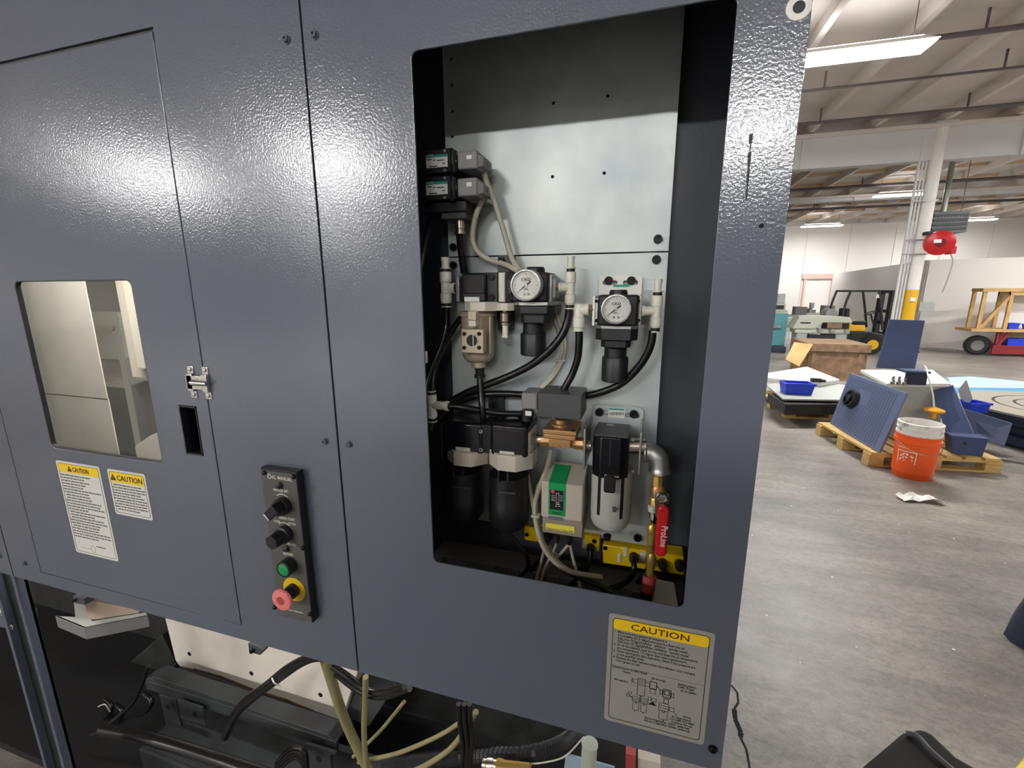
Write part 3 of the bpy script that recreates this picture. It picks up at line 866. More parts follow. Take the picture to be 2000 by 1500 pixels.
# ---- shuttle/solenoid valves at the upper left
for i, dy in enumerate((0, 53)):
    Y = .085
    t = thing('solenoid_valve', ['upper', 'lower'][i] + ' small black solenoid valve with silver label and grey coil', 'valve', (XZ(880, 315 + dy, Y)[0], Y, XZ(880, 338 + dy, Y)[1]), 'small solenoid valves')
    pbox('valve_body', 826, 880, 291 + dy, 338 + dy, Y, .055, 'black', t, .0015)
    pbox('valve_flange', 880, 884, 288 + dy, 340 + dy, Y - .002, .058, 'blackgloss', t)
    pbox('valve_neck', 884, 888, 292 + dy, 336 + dy, Y, .05, 'black', t)
    pbox('valve_flange', 888, 892, 294 + dy, 334 + dy, Y, .05, 'blackgloss', t)
    pbox('coil', 893, 931, 294 + dy, 330 + dy, Y - .004, .06, 'coil', t, .002)
    x0, x1, z0, z1 = rect(931, 941, 298 + dy, 328 + dy, Y)
    xx = x0
    MB().hexa([(xx, Y - .002, z0), (xx, Y - .002, z1), (xx, Y + .05, z1), (xx, Y + .05, z0), (xx + .008, Y + .006, z0 + .004), (xx + .008, Y + .006, z1 - .004), (xx + .008, Y + .042, z1 - .004), (xx + .008, Y + .042, z0 + .004)]).build('coil_end', M['coil'], t, bevel=.0008)
    MB().lathe((xx + .007, Y + .022, (z0 + z1) / 2), (1, 0, 0), [(.0035, 0), (.0035, .0012), (.002, .0012)], 12).build('coil_screw', M['darkmetal'], t)
    nl = pbox('name_plate', 832, 874, 302 + dy, 327 + dy, Y - .0006, .0005, 'paper2', t, 0)
    pbox('teal_stripe', 832.3, 873.7, 302 + dy, 307 + dy, Y - .0009, .0003, 'teal', nl, 0)
    x, z = XZ(834, 306.5 + dy, Y - .001)
    letters('CKD', x, z, .0042, Y - .0011, M['inkwhite'], nl, 'LEFT', 1.2, thick=.00003)
    pb = MB()
    for (u, v_, w) in ((834, 311, 9), (846, 312, 4), (853, 312, 14), (864, 318, 5), (838, 324, 16)):
        a0, a1, c0, c1 = rect(u, u + w, v_ + dy, v_ + dy + 2, Y - .0008); pb.box(a0, a1, Y - .0009, Y - .0008, c0, c1)
    pb.build('print_lines', M['ink'], nl, 0)
    pbox('coil_mark', 911, 921, 303 + dy, 311 + dy, Y - .0045, .0004, 'paper2', t, 0)
    for (u, v_) in ((869, 295), (869, 333)):
        bolt(u, v_ + dy, Y, .0022, t, 'zinc', .0015, 'valve_screw')
t = thing('valve_manifold', 'dark manifold block below the two small solenoid valves', 'manifold', (XZ(870, 410, .09)[0], .1, XZ(870, 426, .09)[1]))
pbox('manifold_block', 826, 910, 394, 414, .095, .06, 'black', t, .0012)
pbox('manifold_foot', 862, 908, 412, 427, .1, .05, 'coildark', t, .001)
pbox('support_bracket', 905, 952, 388, 396, .12, .04, 'zinc', t, .0006)
vlathe(898, [(427, 8), (431, 8), (432, 9), (447, 9), (448, 7.5), (452, 7.5), (453, 9.5), (458, 9.5)][::-1], .115, 'nickel', 'hose_fitting', t, 14)
vlathe(843, [(394, 6), (404, 6), (405, 8), (420, 8)][::-1], .115, 'black', 'elbow_fitting', t, 14)


def hose(name, label, pts, r, m='rubber', cat='hose', group=None, n=10, sm=6, kind=None):
    """pts: (px, py, Y)"""
    P3 = [pt(a, b, Y=c) for a, b, c in pts]
    o = MB().tube(P3, r, n, sm).build(name, M[m], None, 80)
    tag(o, label, cat, group)
    return o


BH = 'black air hoses in the compartment'
hose('air_hose', 'black hose from the nickel fitting below the small valves', [(898, 458, .115), (900, 480, .12), (903, 505, .125), (907, 533, .13)], .0062, group=BH)
hose('air_hose', 'thin black hose running down inside the opening edge from the manifold', [(843, 420, .115), (838, 440, .1), (828, 480, .08), (822, 520, .07), (818, 580, .07)], .0045, group=BH)
GW = 'grey signal wires'
hose('signal_wire', 'grey sleeved wire from the upper solenoid coil to the middle gauge', [(944, 332, .115), (952, 360, .12), (968, 400, .125), (985, 455, .13), (1000, 505, .13), (1018, 534, .11)], .0042, 'wire', 'wire', GW)
hose('signal_wire', 'grey sleeved wire looping from the lower solenoid coil', [(944, 385, .115), (936, 403, .12), (927, 430, .125), (923, 465, .13), (932, 490, .13), (955, 507, .13), (985, 516, .125), (1014, 530, .11)], .0042, 'wire', 'wire', GW)

# ---- mist separator with metal bowl (left of the middle gauge)
Y = .080
FA = thing('metal_bowl_filter', 'champagne metal bowl filter with square sight window', 'filter', (XZ(935, 700, Y)[0], .11, XZ(935, 737, Y)[1]))
pbox('head', 902, 948, 533, 590, Y, .065, 'black', FA, .0025)
pbox('head_face', 905, 946, 536, 574, Y - .0015, .004, 'blackgloss', FA, .001)
pbox('end_bracket', 890, 897, 538, 590, Y + .01, .055, 'zinc', FA, .001)
pbox('name_plate', 907, 936, 580, 589, Y - .0008, .001, 'paper2', FA, 0)
octa('collar', 900, 966, 590, 608, Y - .008, .066, 'beige', FA)
yb = Y + .025
vlathe(934, [(720, 6), (716, 13), (706, 13), (704, 20), (698, 26), (690, 29), (640, 31), (617, 31), (616, 35), (611, 35), (610, 33), (608, 33)], Y, 'tan', 'bowl', FA, 32, yc=yb)
pbox('bowl_rib', 955, 958, 618, 690, Y - .003, .012, 'tan', FA, .001)
lt = pbox('bowl_latch', 914, 929, 607, 638, Y - .018, .014, 'beige', FA, .0012)
pbox('latch_tab', 913, 930, 608, 626, Y - .021, .006, 'tan', FA, .0012)
wp = pbox('sight_plate', 901, 944, 643, 690, Y - .018, .016, 'tan', FA, .0012)
for u, v_ in ((907, 652), (936, 652), (907, 679), (936, 679)):
    bolt(u, v_, Y - .018, .003, wp, 'darkmetal', .0018, 'plate_screw')
X, Z = XZ(922, 665, Y - .018)
MB().lathe((X, Y - .018, Z), (0, -1, 0), [(.0105, 0), (.0102, .0012), (.0088, .0012), (.0088, .0002)], 28).build('sight_ring', M['tan'], wp)
MB().cyl((X, Y - .0182, Z), (X, Y - .0186, Z), .0086, n=28).build('sight_glass', M['blackgloss'], wp)
MB().box(X + .0016, X + .0024, Y - .0192, Y - .0187, Z - .0082, Z + .0082).build('sight_line', M['white'], wp, 0)
vlathe(937, [(737, 10), (731, 10), (729, 8), (722, 8), (718, 10), (709, 10)], Y, 'black', 'drain_nut', FA, 20, yc=yb)
pbox('joint_block', 948, 972, 532, 590, Y + .008, .055, 'black', FA, .001)
for v_ in (541, 581): bolt(960, v_, Y + .008, .005, FA, 'darkmetal', .003)

# ---- centre joint with drain port
JT = thing('joint_block', 'narrow joint block with beige bar and nickel drain port', 'connector', (XZ(985, 600, Y)[0], .11, XZ(985, 659, Y)[1]))
pbox('joint_bar', 973, 986, 532, 590, Y + .004, .06, 'beige', JT, .0015)
pbox('joint_plate', 986, 999, 532, 590, Y + .010, .055, 'black', JT, .001)
for v_ in (539, 580): bolt(997, v_, Y + .010, .005, JT, 'darkmetal', .003)
octa('hex_port', 968, 1001, 592, 607, Y + .0, .036, 'beige', JT, .3)
vlathe(987, [(634, 9), (633, 10), (630, 10), (629, 8), (627, 10), (612, 10), (610, 6), (607, 6)], Y + .015, 'nickel', 'hose_fitting', JT, 14)
vlathe(987, [(659, 6.5), (656, 6.5), (655, 5.5), (635, 5.5), (634, 9), (633, 9)], Y + .015, 'ivory', 'plug', JT, 16)
pbox('wall_bracket', 972, 998, 498, 532, .13, .028, 'coildark', JT, .001)
pbox('wall_bracket', 972, 998, 606, 645, .135, .022, 'black', JT, .001)
bolt(980, 508, .13, .0052, JT)


def regulator(label, gx, gy, bx0, bx1, top, bot, Y, knob_x, seg, white_bracket):
    """seg: rows of plate, flange, stage, neck, knob"""
    X = XZ(gx, bot, Y)[0]
    t = thing('pressure_regulator', label, 'regulator', (X, Y + .03, XZ(gx, seg[-1][3], Y)[1]))
    pbox('body', bx0, bx1, top, bot, Y, .06, 'black', t, .003)
    cx = (bx0 + bx1) / 2
    vlathe(knob_x, [(top + 1, 18), (top - 4, 18), (top - 8, 17), (top - 10, 16)], Y + .01, 'black', 'top_cap', t, 24, yc=Y + .03)
    gauge(t, gx, gy, 30, Y - .028)
    for (u0, u1, v0, v1, sh, d, m) in seg[:3]:
        octa({'zinc': 'base_plate', 'black': 'bonnet'}[m], u0, u1, v0, v1, Y + sh, d, m, t, .16)
    (u0, u1, v0, v1) = seg[3]
    hw = (u1 - u0) / 2; km = (u0 + u1) / 2
    yc = Y + .03
    vlathe(km, [(v1, hw), (v0, hw)], Y, 'black', 'neck', t, 24, yc=yc)
    (u0, u1, v0, v1) = seg[4]
    hw = (u1 - u0) / 2; km = (u0 + u1) / 2
    xk = XZ(km, (v0 + v1) / 2, yc)[0]; r = XZ(km + hw, (v0 + v1) / 2, yc)[0] - xk; zt = XZ(km, v0, yc)[1]; zb = XZ(km, v1, yc)[1]
    n = 40; b = MB(); k = 0
    for z, q in ((zb, .92), (zb + .0015, 1), (zt - .002, 1.0), (zt, .94)):
        for i in range(n):
            a = 2 * PI * i / n; rr = r * q * (1.0 if (i // 2) % 5 else .95)
            b.v.append(Vector((xk + rr * math.cos(a), yc + rr * math.sin(a), z)))
    for j in range(3):
        for i in range(n): b.f.append([j * n + i, j * n + (i + 1) % n, (j + 1) * n + (i + 1) % n, (j + 1) * n + i])
    b.f.append(list(range(n))[::-1]); b.f.append([3 * n + i for i in range(n)])
    b.build('adjusting_knob', M['black'], t)
    return t


RA = regulator('pressure regulator with gauge beside the metal bowl filter', 1026, 557, 999, 1070, 532, 590, .085, 1046,
               [(1001, 1082, 590, 597, -.012, .075, 'zinc'), (1004, 1081, 598, 613, -.010, .07, 'black'), (1015, 1071, 613, 631, .0, .052, 'black'), (1022, 1063, 630, 654), (1017, 1066, 650, 693)], False)
pbox('side_bracket', 1072, 1078, 536, 590, .095, .045, 'zinc', RA, .001)
pbox('side_bracket', 1078, 1086, 542, 584, .105, .03, 'zinc', RA, .002)
RB = regulator('pressure regulator with gauge on a white bracket near the compartment edge', 1203, 604, 1168, 1246, 576, 637, .085, 1208,
               [(1162, 1246, 637, 643, -.010, .075, 'zinc'), (1162, 1245, 643, 665, -.008, .07, 'black'), (1173, 1231, 665, 679, .0, .052, 'black'), (1180, 1224, 678, 698), (1174, 1227, 696, 744)], True)
x0, x1, z0, z1 = rect(1169, 1254, 538, 578, .150)
wb = sheet('wall_bracket', rrect(x0, x1, z0, z1, .005), [rrect(x0 + .006, x0 + .028, z1 - .0135, z1 - .0075, .0029), rrect(x1 - .028, x1 - .006, z1 - .0135, z1 - .0075, .0029)], .150, .153, M['white'], RB, bevel=.0004)
for u in (1189, 1233): bolt(u, 548, .150, .0062, wb)
pbox('green_strip', 1198, 1229, 556, 560.5, .1494, .0005, 'teal', wb, 0)
for (a0, a1) in ((1157, 1162), (1248, 1252)):
    pbox('side_plate', a0, a1, 578, 636, .098, .055, 'white', RB, .0008)
for (a0, a1) in ((1162, 1168), (1246, 1249)):
    pbox('side_clamp', a0, a1, 582, 634, .09, .045, 'zinc', RB, .001)
for u in (1165, 1247):
    for v_ in (588, 626): bolt(u, v_, .09, .0025, RB, 'darkmetal', .002, 'clamp_screw')

# ---- push-in fittings
tee('ivory tee fitting left of the metal bowl filter, with a plug on top', 871, 531, 592, .105, (889, 563), 10.5, plug=.017)
tee('ivory tee fitting between the two regulators, with a plug on top', 1114, 531, 595, .105, (1092, 561), 10.5, plug=.017)
tee('ivory tee fitting at the compartment edge beside the white-bracket regulator', 1282, 577, 640, .105, (1254, 607), 11.5, plug=.017)
tee('ivory tee fitting low at the dark left edge of the opening', 843, 770, 816, .085, (876, 793), 9.5)
t = thing('elbow_fitting', 'ivory elbow fitting on the side of the white-bracket regulator', 'fitting', (XZ(1131, 640, .105)[0], .105, XZ(1131, 640, .105)[1]), 'ivory push-in fittings')
x, z = XZ(1131, 604, .105); zb = XZ(1131, 640, .105)[1]; xr = XZ(1150, 604, .105)[0]
MB().lathe((x, .105, zb), (0, 0, 1), [(.0072, 0), (.0086, .001), (.0086, .015), (.0074, .016), (.0074, z - zb + .004), (.006, z - zb + .0075)], 20).build('body', M['ivory'], t)
MB().lathe((x, .105, z), (1, 0, 0), [(.0074, 0), (.0074, (xr - x) * .6), (.0085, (xr - x) * .62), (.0085, xr - x)], 20).build('branch', M['ivory'], t)
MB().lathe((xr, .105, z), (1, 0, 0), [(.0078, 0), (.0078, .007)], 6).build('hex_nut', M['nickel'], t)
MB().lathe((x, .105, zb - .005), (0, 0, 1), [(.0085, 0), (.0085, .0016), (.007, .0018), (.007, .005)], 20).build('release_ring', M['ivory'], t)

# ---- hoses
hose('air_hose', 'thick black hose sweeping from the middle tee to the lower left', [(1112, 600, .105), (1110, 622, .105), (1100, 650, .103), (1075, 683, .1), (1040, 711, .105), (1000, 732, .11), (950, 752, .11), (905, 770, .11), (870, 792, .105), (852, 812, .1), (840, 840, .09)], .0060, group=BH)
hose('air_hose', 'black hose dropping from the elbow fitting to the solenoid box', [(1131, 643, .105), (1131, 670, .105), (1128, 700, .108), (1118, 730, .11), (1106, 752, .108), (1100, 764, .108)], .0056, group=BH)
hose('air_hose', 'black hose curving from the edge tee behind the solenoid box', [(1275, 645, .105), (1272, 670, .105), (1262, 695, .108), (1243, 722, .112), (1215, 748, .118), (1180, 764, .122), (1140, 773, .125), (1090, 774, .125), (1040, 772, .12), (990, 769, .115), (940, 771, .11), (900, 783, .11), (875, 800, .105), (858, 818, .1)], .0056, group=BH)
hose('air_hose', 'black hose from the low tee fitting towards the solenoid box', [(874, 793, .085), (900, 795, .09), (935, 801, .1), (975, 807, .11), (1015, 808, .12), (1040, 806, .128)], .0052, group=BH)
hose('air_hose', 'black drain hose hanging straight below the metal bowl filter', [(937, 735, .105), (939, 770, .1), (943, 810, .095), (945, 850, .11), (945, 900, .13)], .0052, group=BH)
hose('air_hose', 'black hose falling from the tee beside the metal bowl filter', [(872, 598, .105), (872, 630, .105), (868, 655, .1), (858, 685, .09), (842, 718, .08), (832, 745, .07), (828, 770, .06)], .0055, group=BH)
hose('air_hose', 'glossy black hose crossing behind the metal bowl filter', [(908, 612, .12), (890, 635, .12), (872, 665, .115), (855, 700, .105), (845, 735, .095), (843, 764, .085)], .005, group=BH)
hose('air_hose', 'ivory tube stub at the dark opening edge', [(829, 686, .06), (830, 708, .06)], .0048, 'ivory', 'tube')
hose('signal_wire', 'pale paired wire dropping behind the middle regulator knob', [(1083, 606, .14), (1096, 640, .145), (1104, 672, .148), (1100, 700, .15), (1086, 728, .15), (1066, 752, .148), (1046, 774, .145), (1024, 795, .14), (1012, 815, .13), (1008, 830, .12)], .0028, 'wire', 'wire', GW)
hose('signal_wire', 'second pale wire of the pair behind the regulator knob', [(1080, 612, .144), (1091, 645, .147), (1098, 676, .151), (1094, 702, .152), (1078, 732, .152), (1056, 758, .15), (1036, 778, .147), (1016, 800, .142), (1004, 820, .13), (1001, 835, .12)], .0028, 'wire', 'wire', GW)
o = pbox('cable_tie', 1086, 1104, 703, 706, .146, .006, 'ivory', None, .0004); tag(o, 'ivory tie around the paired pale wires', 'cable tie')

# ---- twin black filters, lower left
Y = .075
TF = [('black bowl filter deepest in the dark left corner', 863, 942, 826, 884, 863, 944, 884, 911, 868, 942, 1006, .010, 904),
      ('black bowl filter next to the bronze valve', 958, 1030, 831, 892, 946, 1034, 890, 921, 956, 1032, 1022, .0, 990)]
for (lb, a0, a1, v0, v1, c0, c1, w0, w1, b0, b1, vb, sh, lx) in TF:
    yy = Y + sh
    t = thing('bowl_filter', lb, 'filter', (XZ((a0 + a1) / 2, vb, yy)[0], yy + .035, XZ((a0 + a1) / 2, vb, yy)[1]), 'twin black bowl filters')
    pbox('head', a0, a1, v0, v1, yy, .07, 'blackgloss', t, .004)
    pbox('head_face', a0 + 5, a1 - 6, v0 + 8, v1 - 15, yy - .0015, .004, 'blackgloss', t, .001)
    pbox('name_plate', lx - 14, lx + 14, v1 - 10, v1 - 2, yy - .0008, .0005, 'paper2', t, 0)
    octa('collar', c0, c1, w0, w1, yy - .008, .078, 'beige', t, .3)
    cm = (b0 + b1) / 2; hw = (b1 - b0) / 2
    vlathe(cm, [(vb, hw * .4), (vb - 4, hw * .8), (vb - 14, hw * .97), (w1 + 50, hw), (w1 + 46, hw * .97), (w1 - 2, hw * .97)], yy, 'black', 'bowl', t, 36, yc=yy + .035)
    vlathe(cm, [(vb + 12, 7), (vb - 2, 7)], yy + .02, 'black', 'drain', t, 14, yc=yy + .035)
    for u in (-9, 9):
        pbox('release_clip', cm + u - 14, cm + u - 10, w1 - 6, w1 + 22, yy - .004, .006, 'black', t, .0008)
    pbox('level_mark', cm - 20, cm + 12, w1 + 40, w1 + 43, yy - .0014, .001, 'coildark', t, 0)
JB = thing('joint_block', 'black joint block between the twin bowl filters with bracket', 'connector', (XZ(950, 890, Y)[0], .11, XZ(950, 890, Y)[1]))
pbox('joint_plate', 930, 960, 830, 885, Y + .012, .05, 'black', JB, .0015)
for v_ in (842, 878): bolt(940, v_, Y + .012, .0035, JB, 'zinc', .003)
pbox('wall_bracket', 954, 979, 779, 830, .135, .022, 'black', JB, .001)
bolt(961, 792, .135, .005, JB)
o = JB
pbox('end_plate', 1027, 1033, 846, 893, Y + .006, .055, 'white', JB, .0008)
for v_ in (852, 886): bolt(1034, v_, Y + .02, .0022, JB, 'darkmetal', .002)
pbox('rear_block', 835, 864, 828, 900, .09, .06, 'black', JB, .002)

# ---- bronze solenoid valve
Y = .085
SV = thing('bronze_solenoid_valve', 'bronze valve body with a dark grey solenoid box on top', 'valve', (XZ(1093, 885, Y)[0], .11, XZ(1093, 885, Y)[1]))
pbox('solenoid_box', 1050, 1136, 770, 818, Y - .01, .06, 'coildark', SV, .0015)
pbox('terminal_box', 1018, 1049, 768, 800, Y, .045, 'coil', SV, .0025)
vlathe(1030, [(820, 11), (812, 11), (811, 13), (801, 13)], Y + .015, 'black', 'cable_gland', SV, 16)
pbox('gland_label', 1026, 1038, 803, 812, Y - .002, .001, 'paper2', SV, 0)
vlathe(1099, [(771, 10), (763, 10)], Y + .02, 'brass', 'top_nut', SV, 6)
vlathe(1095, [(843, 22), (838, 22), (837, 20), (831, 20), (830, 19), (826, 17), (825, 12), (818, 12)], Y, 'bronze', 'bonnet', SV, 28, yc=Y + .022)
pbox('flange', 1060, 1126, 841, 850, Y - .006, .058, 'bronze', SV, .0012)
pbox('flange', 1061, 1124, 850, 859, Y - .006, .058, 'bronze', SV, .0012)
for u, yy in ((1068, Y - .001), (1120, Y - .001), (1076, Y + .042), (1113, Y + .042)):
    x, z = XZ(u, 838, yy)
    MB().lathe((x, yy, z - .008), (0, 0, 1), [(.0045, 0), (.0045, .006), (.003, .007)], 6).build('flange_bolt', M['nickel'], SV)
x0, x1, z0, z1 = rect(1050, 1137, 858, 886, Y)
zm = (z0 + z1) / 2; rr = (z1 - z0) / 2
bo = MB().lathe((x0, Y + .022, zm), (1, 0, 0), [(rr * .9, 0), (rr * .9, .014), (rr * .75, .018), (rr * .75, x1 - x0 - .018), (rr * .9, x1 - x0 - .014), (rr * .9, x1 - x0)], 8)
bo.box(x0 + .018, x1 - .018, Y - .002, Y + .045, zm - rr * .1, z1).build('valve_body', M['bronze'], SV, bevel=.0008)
letters('CKD', (x0 + x1) / 2, zm - .001, .0105, Y - .002, M['bronze'], SV, 'CENTER', 1.2, bold=.0002, thick=.0012, name='cast_lettering')
MB().lathe((XZ(1032, 862, Y)[0], Y + .022, zm + .001), (1, 0, 0), [(.0095, 0), (.0095, .003), (.0105, .004), (.0095, .005), (.0105, .007), (.0095, .008), (.0105, .010), (.0095, .018)], 22).build('nipple', M['nickel'], SV)
MB().cyl((x1 - .001, Y + .022, zm - .002), (XZ(1152, 868, Y)[0], Y + .022, zm - .002), .0095).build('nipple', M['nickel'], SV)

# ---- large inlet filter
Y = .070
BF = thing('inlet_filter', 'large black filter with grey bowl guard under a galvanised bracket', 'filter', (XZ(1190, 1045, Y)[0], .105, XZ(1190, 1045, Y)[1]))
x0, x1, z0, z1 = rect(1157, 1256, 793, 850, .150)
wb = sheet('wall_bracket', rrect(x0, x1, z0, z1, .008), [rrect(x0 + .004, x0 + .026, z1 - .0155, z1 - .0085, .0034), rrect(x1 - .028, x1 - .006, z1 - .0175, z1 - .0105, .0034)], .150, .153, M['galv'], BF, bevel=.0004)
bolt(1171, 804, .150, .0066, wb); bolt(1238, 808, .150, .0066, wb)
bl = pbox('bar_code_label', 1188, 1220, 797, 816, .1495, .0004, 'paper2', wb, 0)
pbox('teal_stripe', 1189, 1219, 798, 801, .1492, .0003, 'teal', wb, 0)
bc = MB(); rnd = random.Random(4); u = 1191.0
while u < 1217:
    w = rnd.choice((.5, .8, 1.2)); a0, a1, c0, c1 = rect(u, u + w, 805, 811, .1492); bc.box(a0, a1, .1491, .1493, c0, c1); u += w + rnd.choice((.6, .9, 1.4))
bc.build('bar_lines', M['ink'], wb, 0)
x0, x1, z0, z1 = rect(1150, 1233, 855, 936, Y)
hd = MB().prismz([(x0 + .004, Y + .012), (x0 + .016, Y), (x1 - .016, Y), (x1 - .004, Y + .012), (x1 - .004, Y + .072), (x0 + .004, Y + .072)], z0, z1)
hd.build('head', M['blackgloss'], BF, bevel=.0015)
MB().box((x0 + x1) / 2 - .0003, (x0 + x1) / 2 + .0003, Y - .0006, Y, z0 + .02, z1 - .004).build('mould_line', M['coildark'], BF, 0)
MB().box(x0 + .006, x1 - .006, Y + .004, Y + .07, z1 - .0005, z1 + .0015).build('top_cover', M['coildark'], BF, 0, bevel=.001)
MB().box(x0 + .02, x1 - .03, Y + .055, Y + .062, z1 + .0013, z1 + .002).build('top_mark', M['zinc'], BF, 0)
letters('Made in Japan', (x0 + x1) / 2 + .004, z0 + .004, .0042, Y - .0003, M['inkwhite'], BF, 'CENTER', .9, thick=.00004)
xb0, xb1, zb0, zb1 = rect(1149, 1232, 931, 1046, Y)
xc = (xb0 + xb1) / 2; rb = (xb1 - xb0) / 2; yc = Y + .036
bw = MB().lathe((xc, yc, zb0), (0, 0, 1), [(rb * .55, 0), (rb * .86, .002), (rb * .97, .009), (rb, .022), (rb, zb1 - zb0)], 40).build('bowl_guard', M['greybowl'], BF)
for a_, w_, zc0, zc1 in ((-122, 5, .026, .002), (-56, 5, .024, .002)):
    sl = MB()
    for k in range(3):
        t0 = math.radians(a_ - w_ + k * 2 * w_ / 3); t1 = math.radians(a_ - w_ + (k + 1) * 2 * w_ / 3)
        sl.add([(xc + (rb + .0004) * math.cos(q), yc + (rb + .0004) * math.sin(q), z_) for q, z_ in ((t0, zb0 + zc0), (t1, zb0 + zc0), (t1, zb1), (t0, zb1))], [(0, 1, 2, 3)])
    sl.build('guard_slot', M['deepblack'], bw)
X0, X1, Z0, Z1 = rect(1179, 1202, 936, 963, Y - .004)
MB().prism(rrect(X0, X1, Z0, Z1 + .004, .004), Y - .0055, Y + .004).build('bowl_latch', M['black'], BF, bevel=.001)
sheet('latch_rim', rrect(X0 - .0016, X1 + .0016, Z0 - .0018, Z1, .005), [rrect(X0 - .0002, X1 + .0002, Z0 - .0001, Z1 + .003, .004)], Y - .0025, Y + .002, M['white'], BF)
pb = MB()
for k in range(4):
    a0, a1, c0, c1 = rect(1196, 1196 + (7, 12, 9, 8)[k], 990 + k * 2.7, 991.6 + k * 2.7, Y); pb.box(a0, a1, Y - .0006, Y + .0, c0, c1)
pb.build('print_lines', M['ink'], bw, 0)
vlathe(1186, [(1052, 7), (1044, 8)], Y + .03, 'black', 'drain', BF, 14, yc=yc)
for (px_, py0_, py1_, dy_) in ((1147, 828, 905, 0), (1253, 834, 914, 0)):
    x, za = XZ(px_, py0_, .105); zb_ = XZ(px_, py1_, .105)[1]
    MB().box(x - .0014, x + .0014, .078, .152, zb_, za).build('side_plate', M['zinc'], BF, bevel=.0008)
MB().cyl((XZ(1233, 870, Y + .036)[0] - .004, .108, XZ(1240, 872, .108)[1]), (XZ(1262, 872, .108)[0], .108, XZ(1262, 872, .108)[1]), .012).build('port_nipple', M['nickel'], BF)
for v_ in (858, 920): bolt(1236, v_, .1, .003, BF, 'zinc', .003)

# ---- galvanised elbow, brass ball valve, coupler and supply hose
EL = thing('pipe_elbow', 'galvanised pipe elbow turning down from the large filter', 'pipe fitting', (XZ(1290, 925, .108)[0], .108, XZ(1290, 925, .108)[1]))
a = pt(1258, 883, Y=.108); cpts = [pt(1258, 883, Y=.108), pt(1272, 884, Y=.108), pt(1284, 892, Y=.106), pt(1289, 905, Y=.105), pt(1289, 922, Y=.104)]
MB().tube(cpts, lambda q: .0142 if .06 < q < .94 else .0158, 20, 5).build('elbow_body', M['zinc'], EL)
VX, VYv = XZ(1284, 960, .10)[0], .10
BV = thing('ball_valve', 'brass ball valve with a long red lever handle', 'valve', (VX, VYv, XZ(1278, 995, .1)[1]))


def brass_run(rows, m, name, parent, px, Y, n=16):
    return vlathe(px, rows[::-1], Y, m, name, parent, n)


brass_run([(923, 10), (928, 11)], 'ivory', 'thread_tape', BV, 1287, .104)
brass_run([(926, 10), (928, 12), (946, 12), (948, 10)], 'brass', 'hex_end', BV, 1285, .102, 8)
brass_run([(946, 10), (950, 12.5), (965, 13), (972, 11)], 'bronze', 'valve_body', BV, 1283, .10, 20)
brass_run([(970, 10), (972, 11.5), (986, 11.5), (988, 9)], 'brass', 'hex_end', BV, 1280, .098, 8)
Yh = .072
x, z = XZ(1294, 971, Yh)
MB().lathe((x, .098, z), (0, -1, 0), [(.006, 0), (.006, .024)], 16).build('stem', M['brass'], BV)
MB().lathe((x, Yh, z), (0, -1, 0), [(.0085, 0), (.0085, .005), (.007, .007), (.005, .0072), (.0045, .005)], 6).build('stem_nut', M['steel'], BV)
p1 = XZ(1292, 984, Yh); p2 = XZ(1293, 1002, Yh)
MB().hexa([(p1[0] - .009, Yh, p1[1] + .016), (p1[0] + .009, Yh, p1[1] + .016), (p1[0] + .010, Yh, p1[1] + .002), (p1[0] - .010, Yh, p1[1] + .002),
           (p1[0] - .009, Yh + .002, p1[1] + .016), (p1[0] + .009, Yh + .002, p1[1] + .016), (p1[0] + .010, Yh + .002, p1[1] + .002), (p1[0] - .010, Yh + .002, p1[1] + .002)]).build('lever_plate', M['steel'], BV)
MB().slab([(p1[0] - .0095, Yh, p1[1] + .003), (p1[0] + .0095, Yh, p1[1] + .003), (p2[0] + .0095, .058, p2[1]), (p2[0] - .0095, .058, p2[1])], (0, 1, 0), .002).build('lever_plate', M['coildark'], BV)
Yr = .055
x0, x1, z0, z1 = rect(1281, 1305, 989, 1089, Yr)
lev = MB().prism(rrect(x0, x1, z0, z1, .0075), Yr, Yr + .009).build('lever_sleeve', M['red'], BV, bevel=.0025)
letters('ProLine', 0, 0, .0125, 0, M['inkwhite'], lev, 'LEFT', .85, mtx=Matrix(((0, 1, 0, (x0 + x1) / 2 - .001), (0, 0, -1, Yr - .0003), (-1, 0, 0, z0 + .050), (0, 0, 0, 1))), bold=.0001, thick=.00005)
CP = thing('hose_coupler', 'brass quick coupler joining the valve to the supply hose', 'coupler', (XZ(1272, 1128, .09)[0], .09, XZ(1272, 1128, .09)[1]))
brass_run([(986, 8), (988, 10), (997, 9), (999, 6)], 'ivory', 'thread_tape', CP, 1275, .094)
brass_run([(998, 7), (999, 8), (1012, 8), (1013, 6), (1024, 4.5)], 'nickel', 'plug_nipple', CP, 1276, .093, 8)
brass_run([(1022, 7), (1026, 10), (1036, 10.5), (1038, 9.5), (1046, 10), (1058, 10), (1060, 8.5), (1080, 8)], 'brass', 'coupler_body', CP, 1272, .092)
brass_run([(1078, 6), (1084, 9), (1094, 9.5), (1098, 8.5), (1100, 8), (1128, 8)], 'brass', 'hose_end', CP, 1271, .09)
hose('supply_hose', 'dark supply hose with a red collar below the brass coupler', [(1268, 1124, .088), (1266, 1140, .086), (1263, 1160, .084), (1259, 1190, .082), (1254, 1240, .08), (1250, 1320, .09)], .0098)
o = hose('hose_collar', 'dull red collar on the supply hose', [(1268.5, 1124, .088), (1267, 1140, .086), (1264.5, 1154, .0845)], .0104, 'pinkdark', 'collar', sm=3)

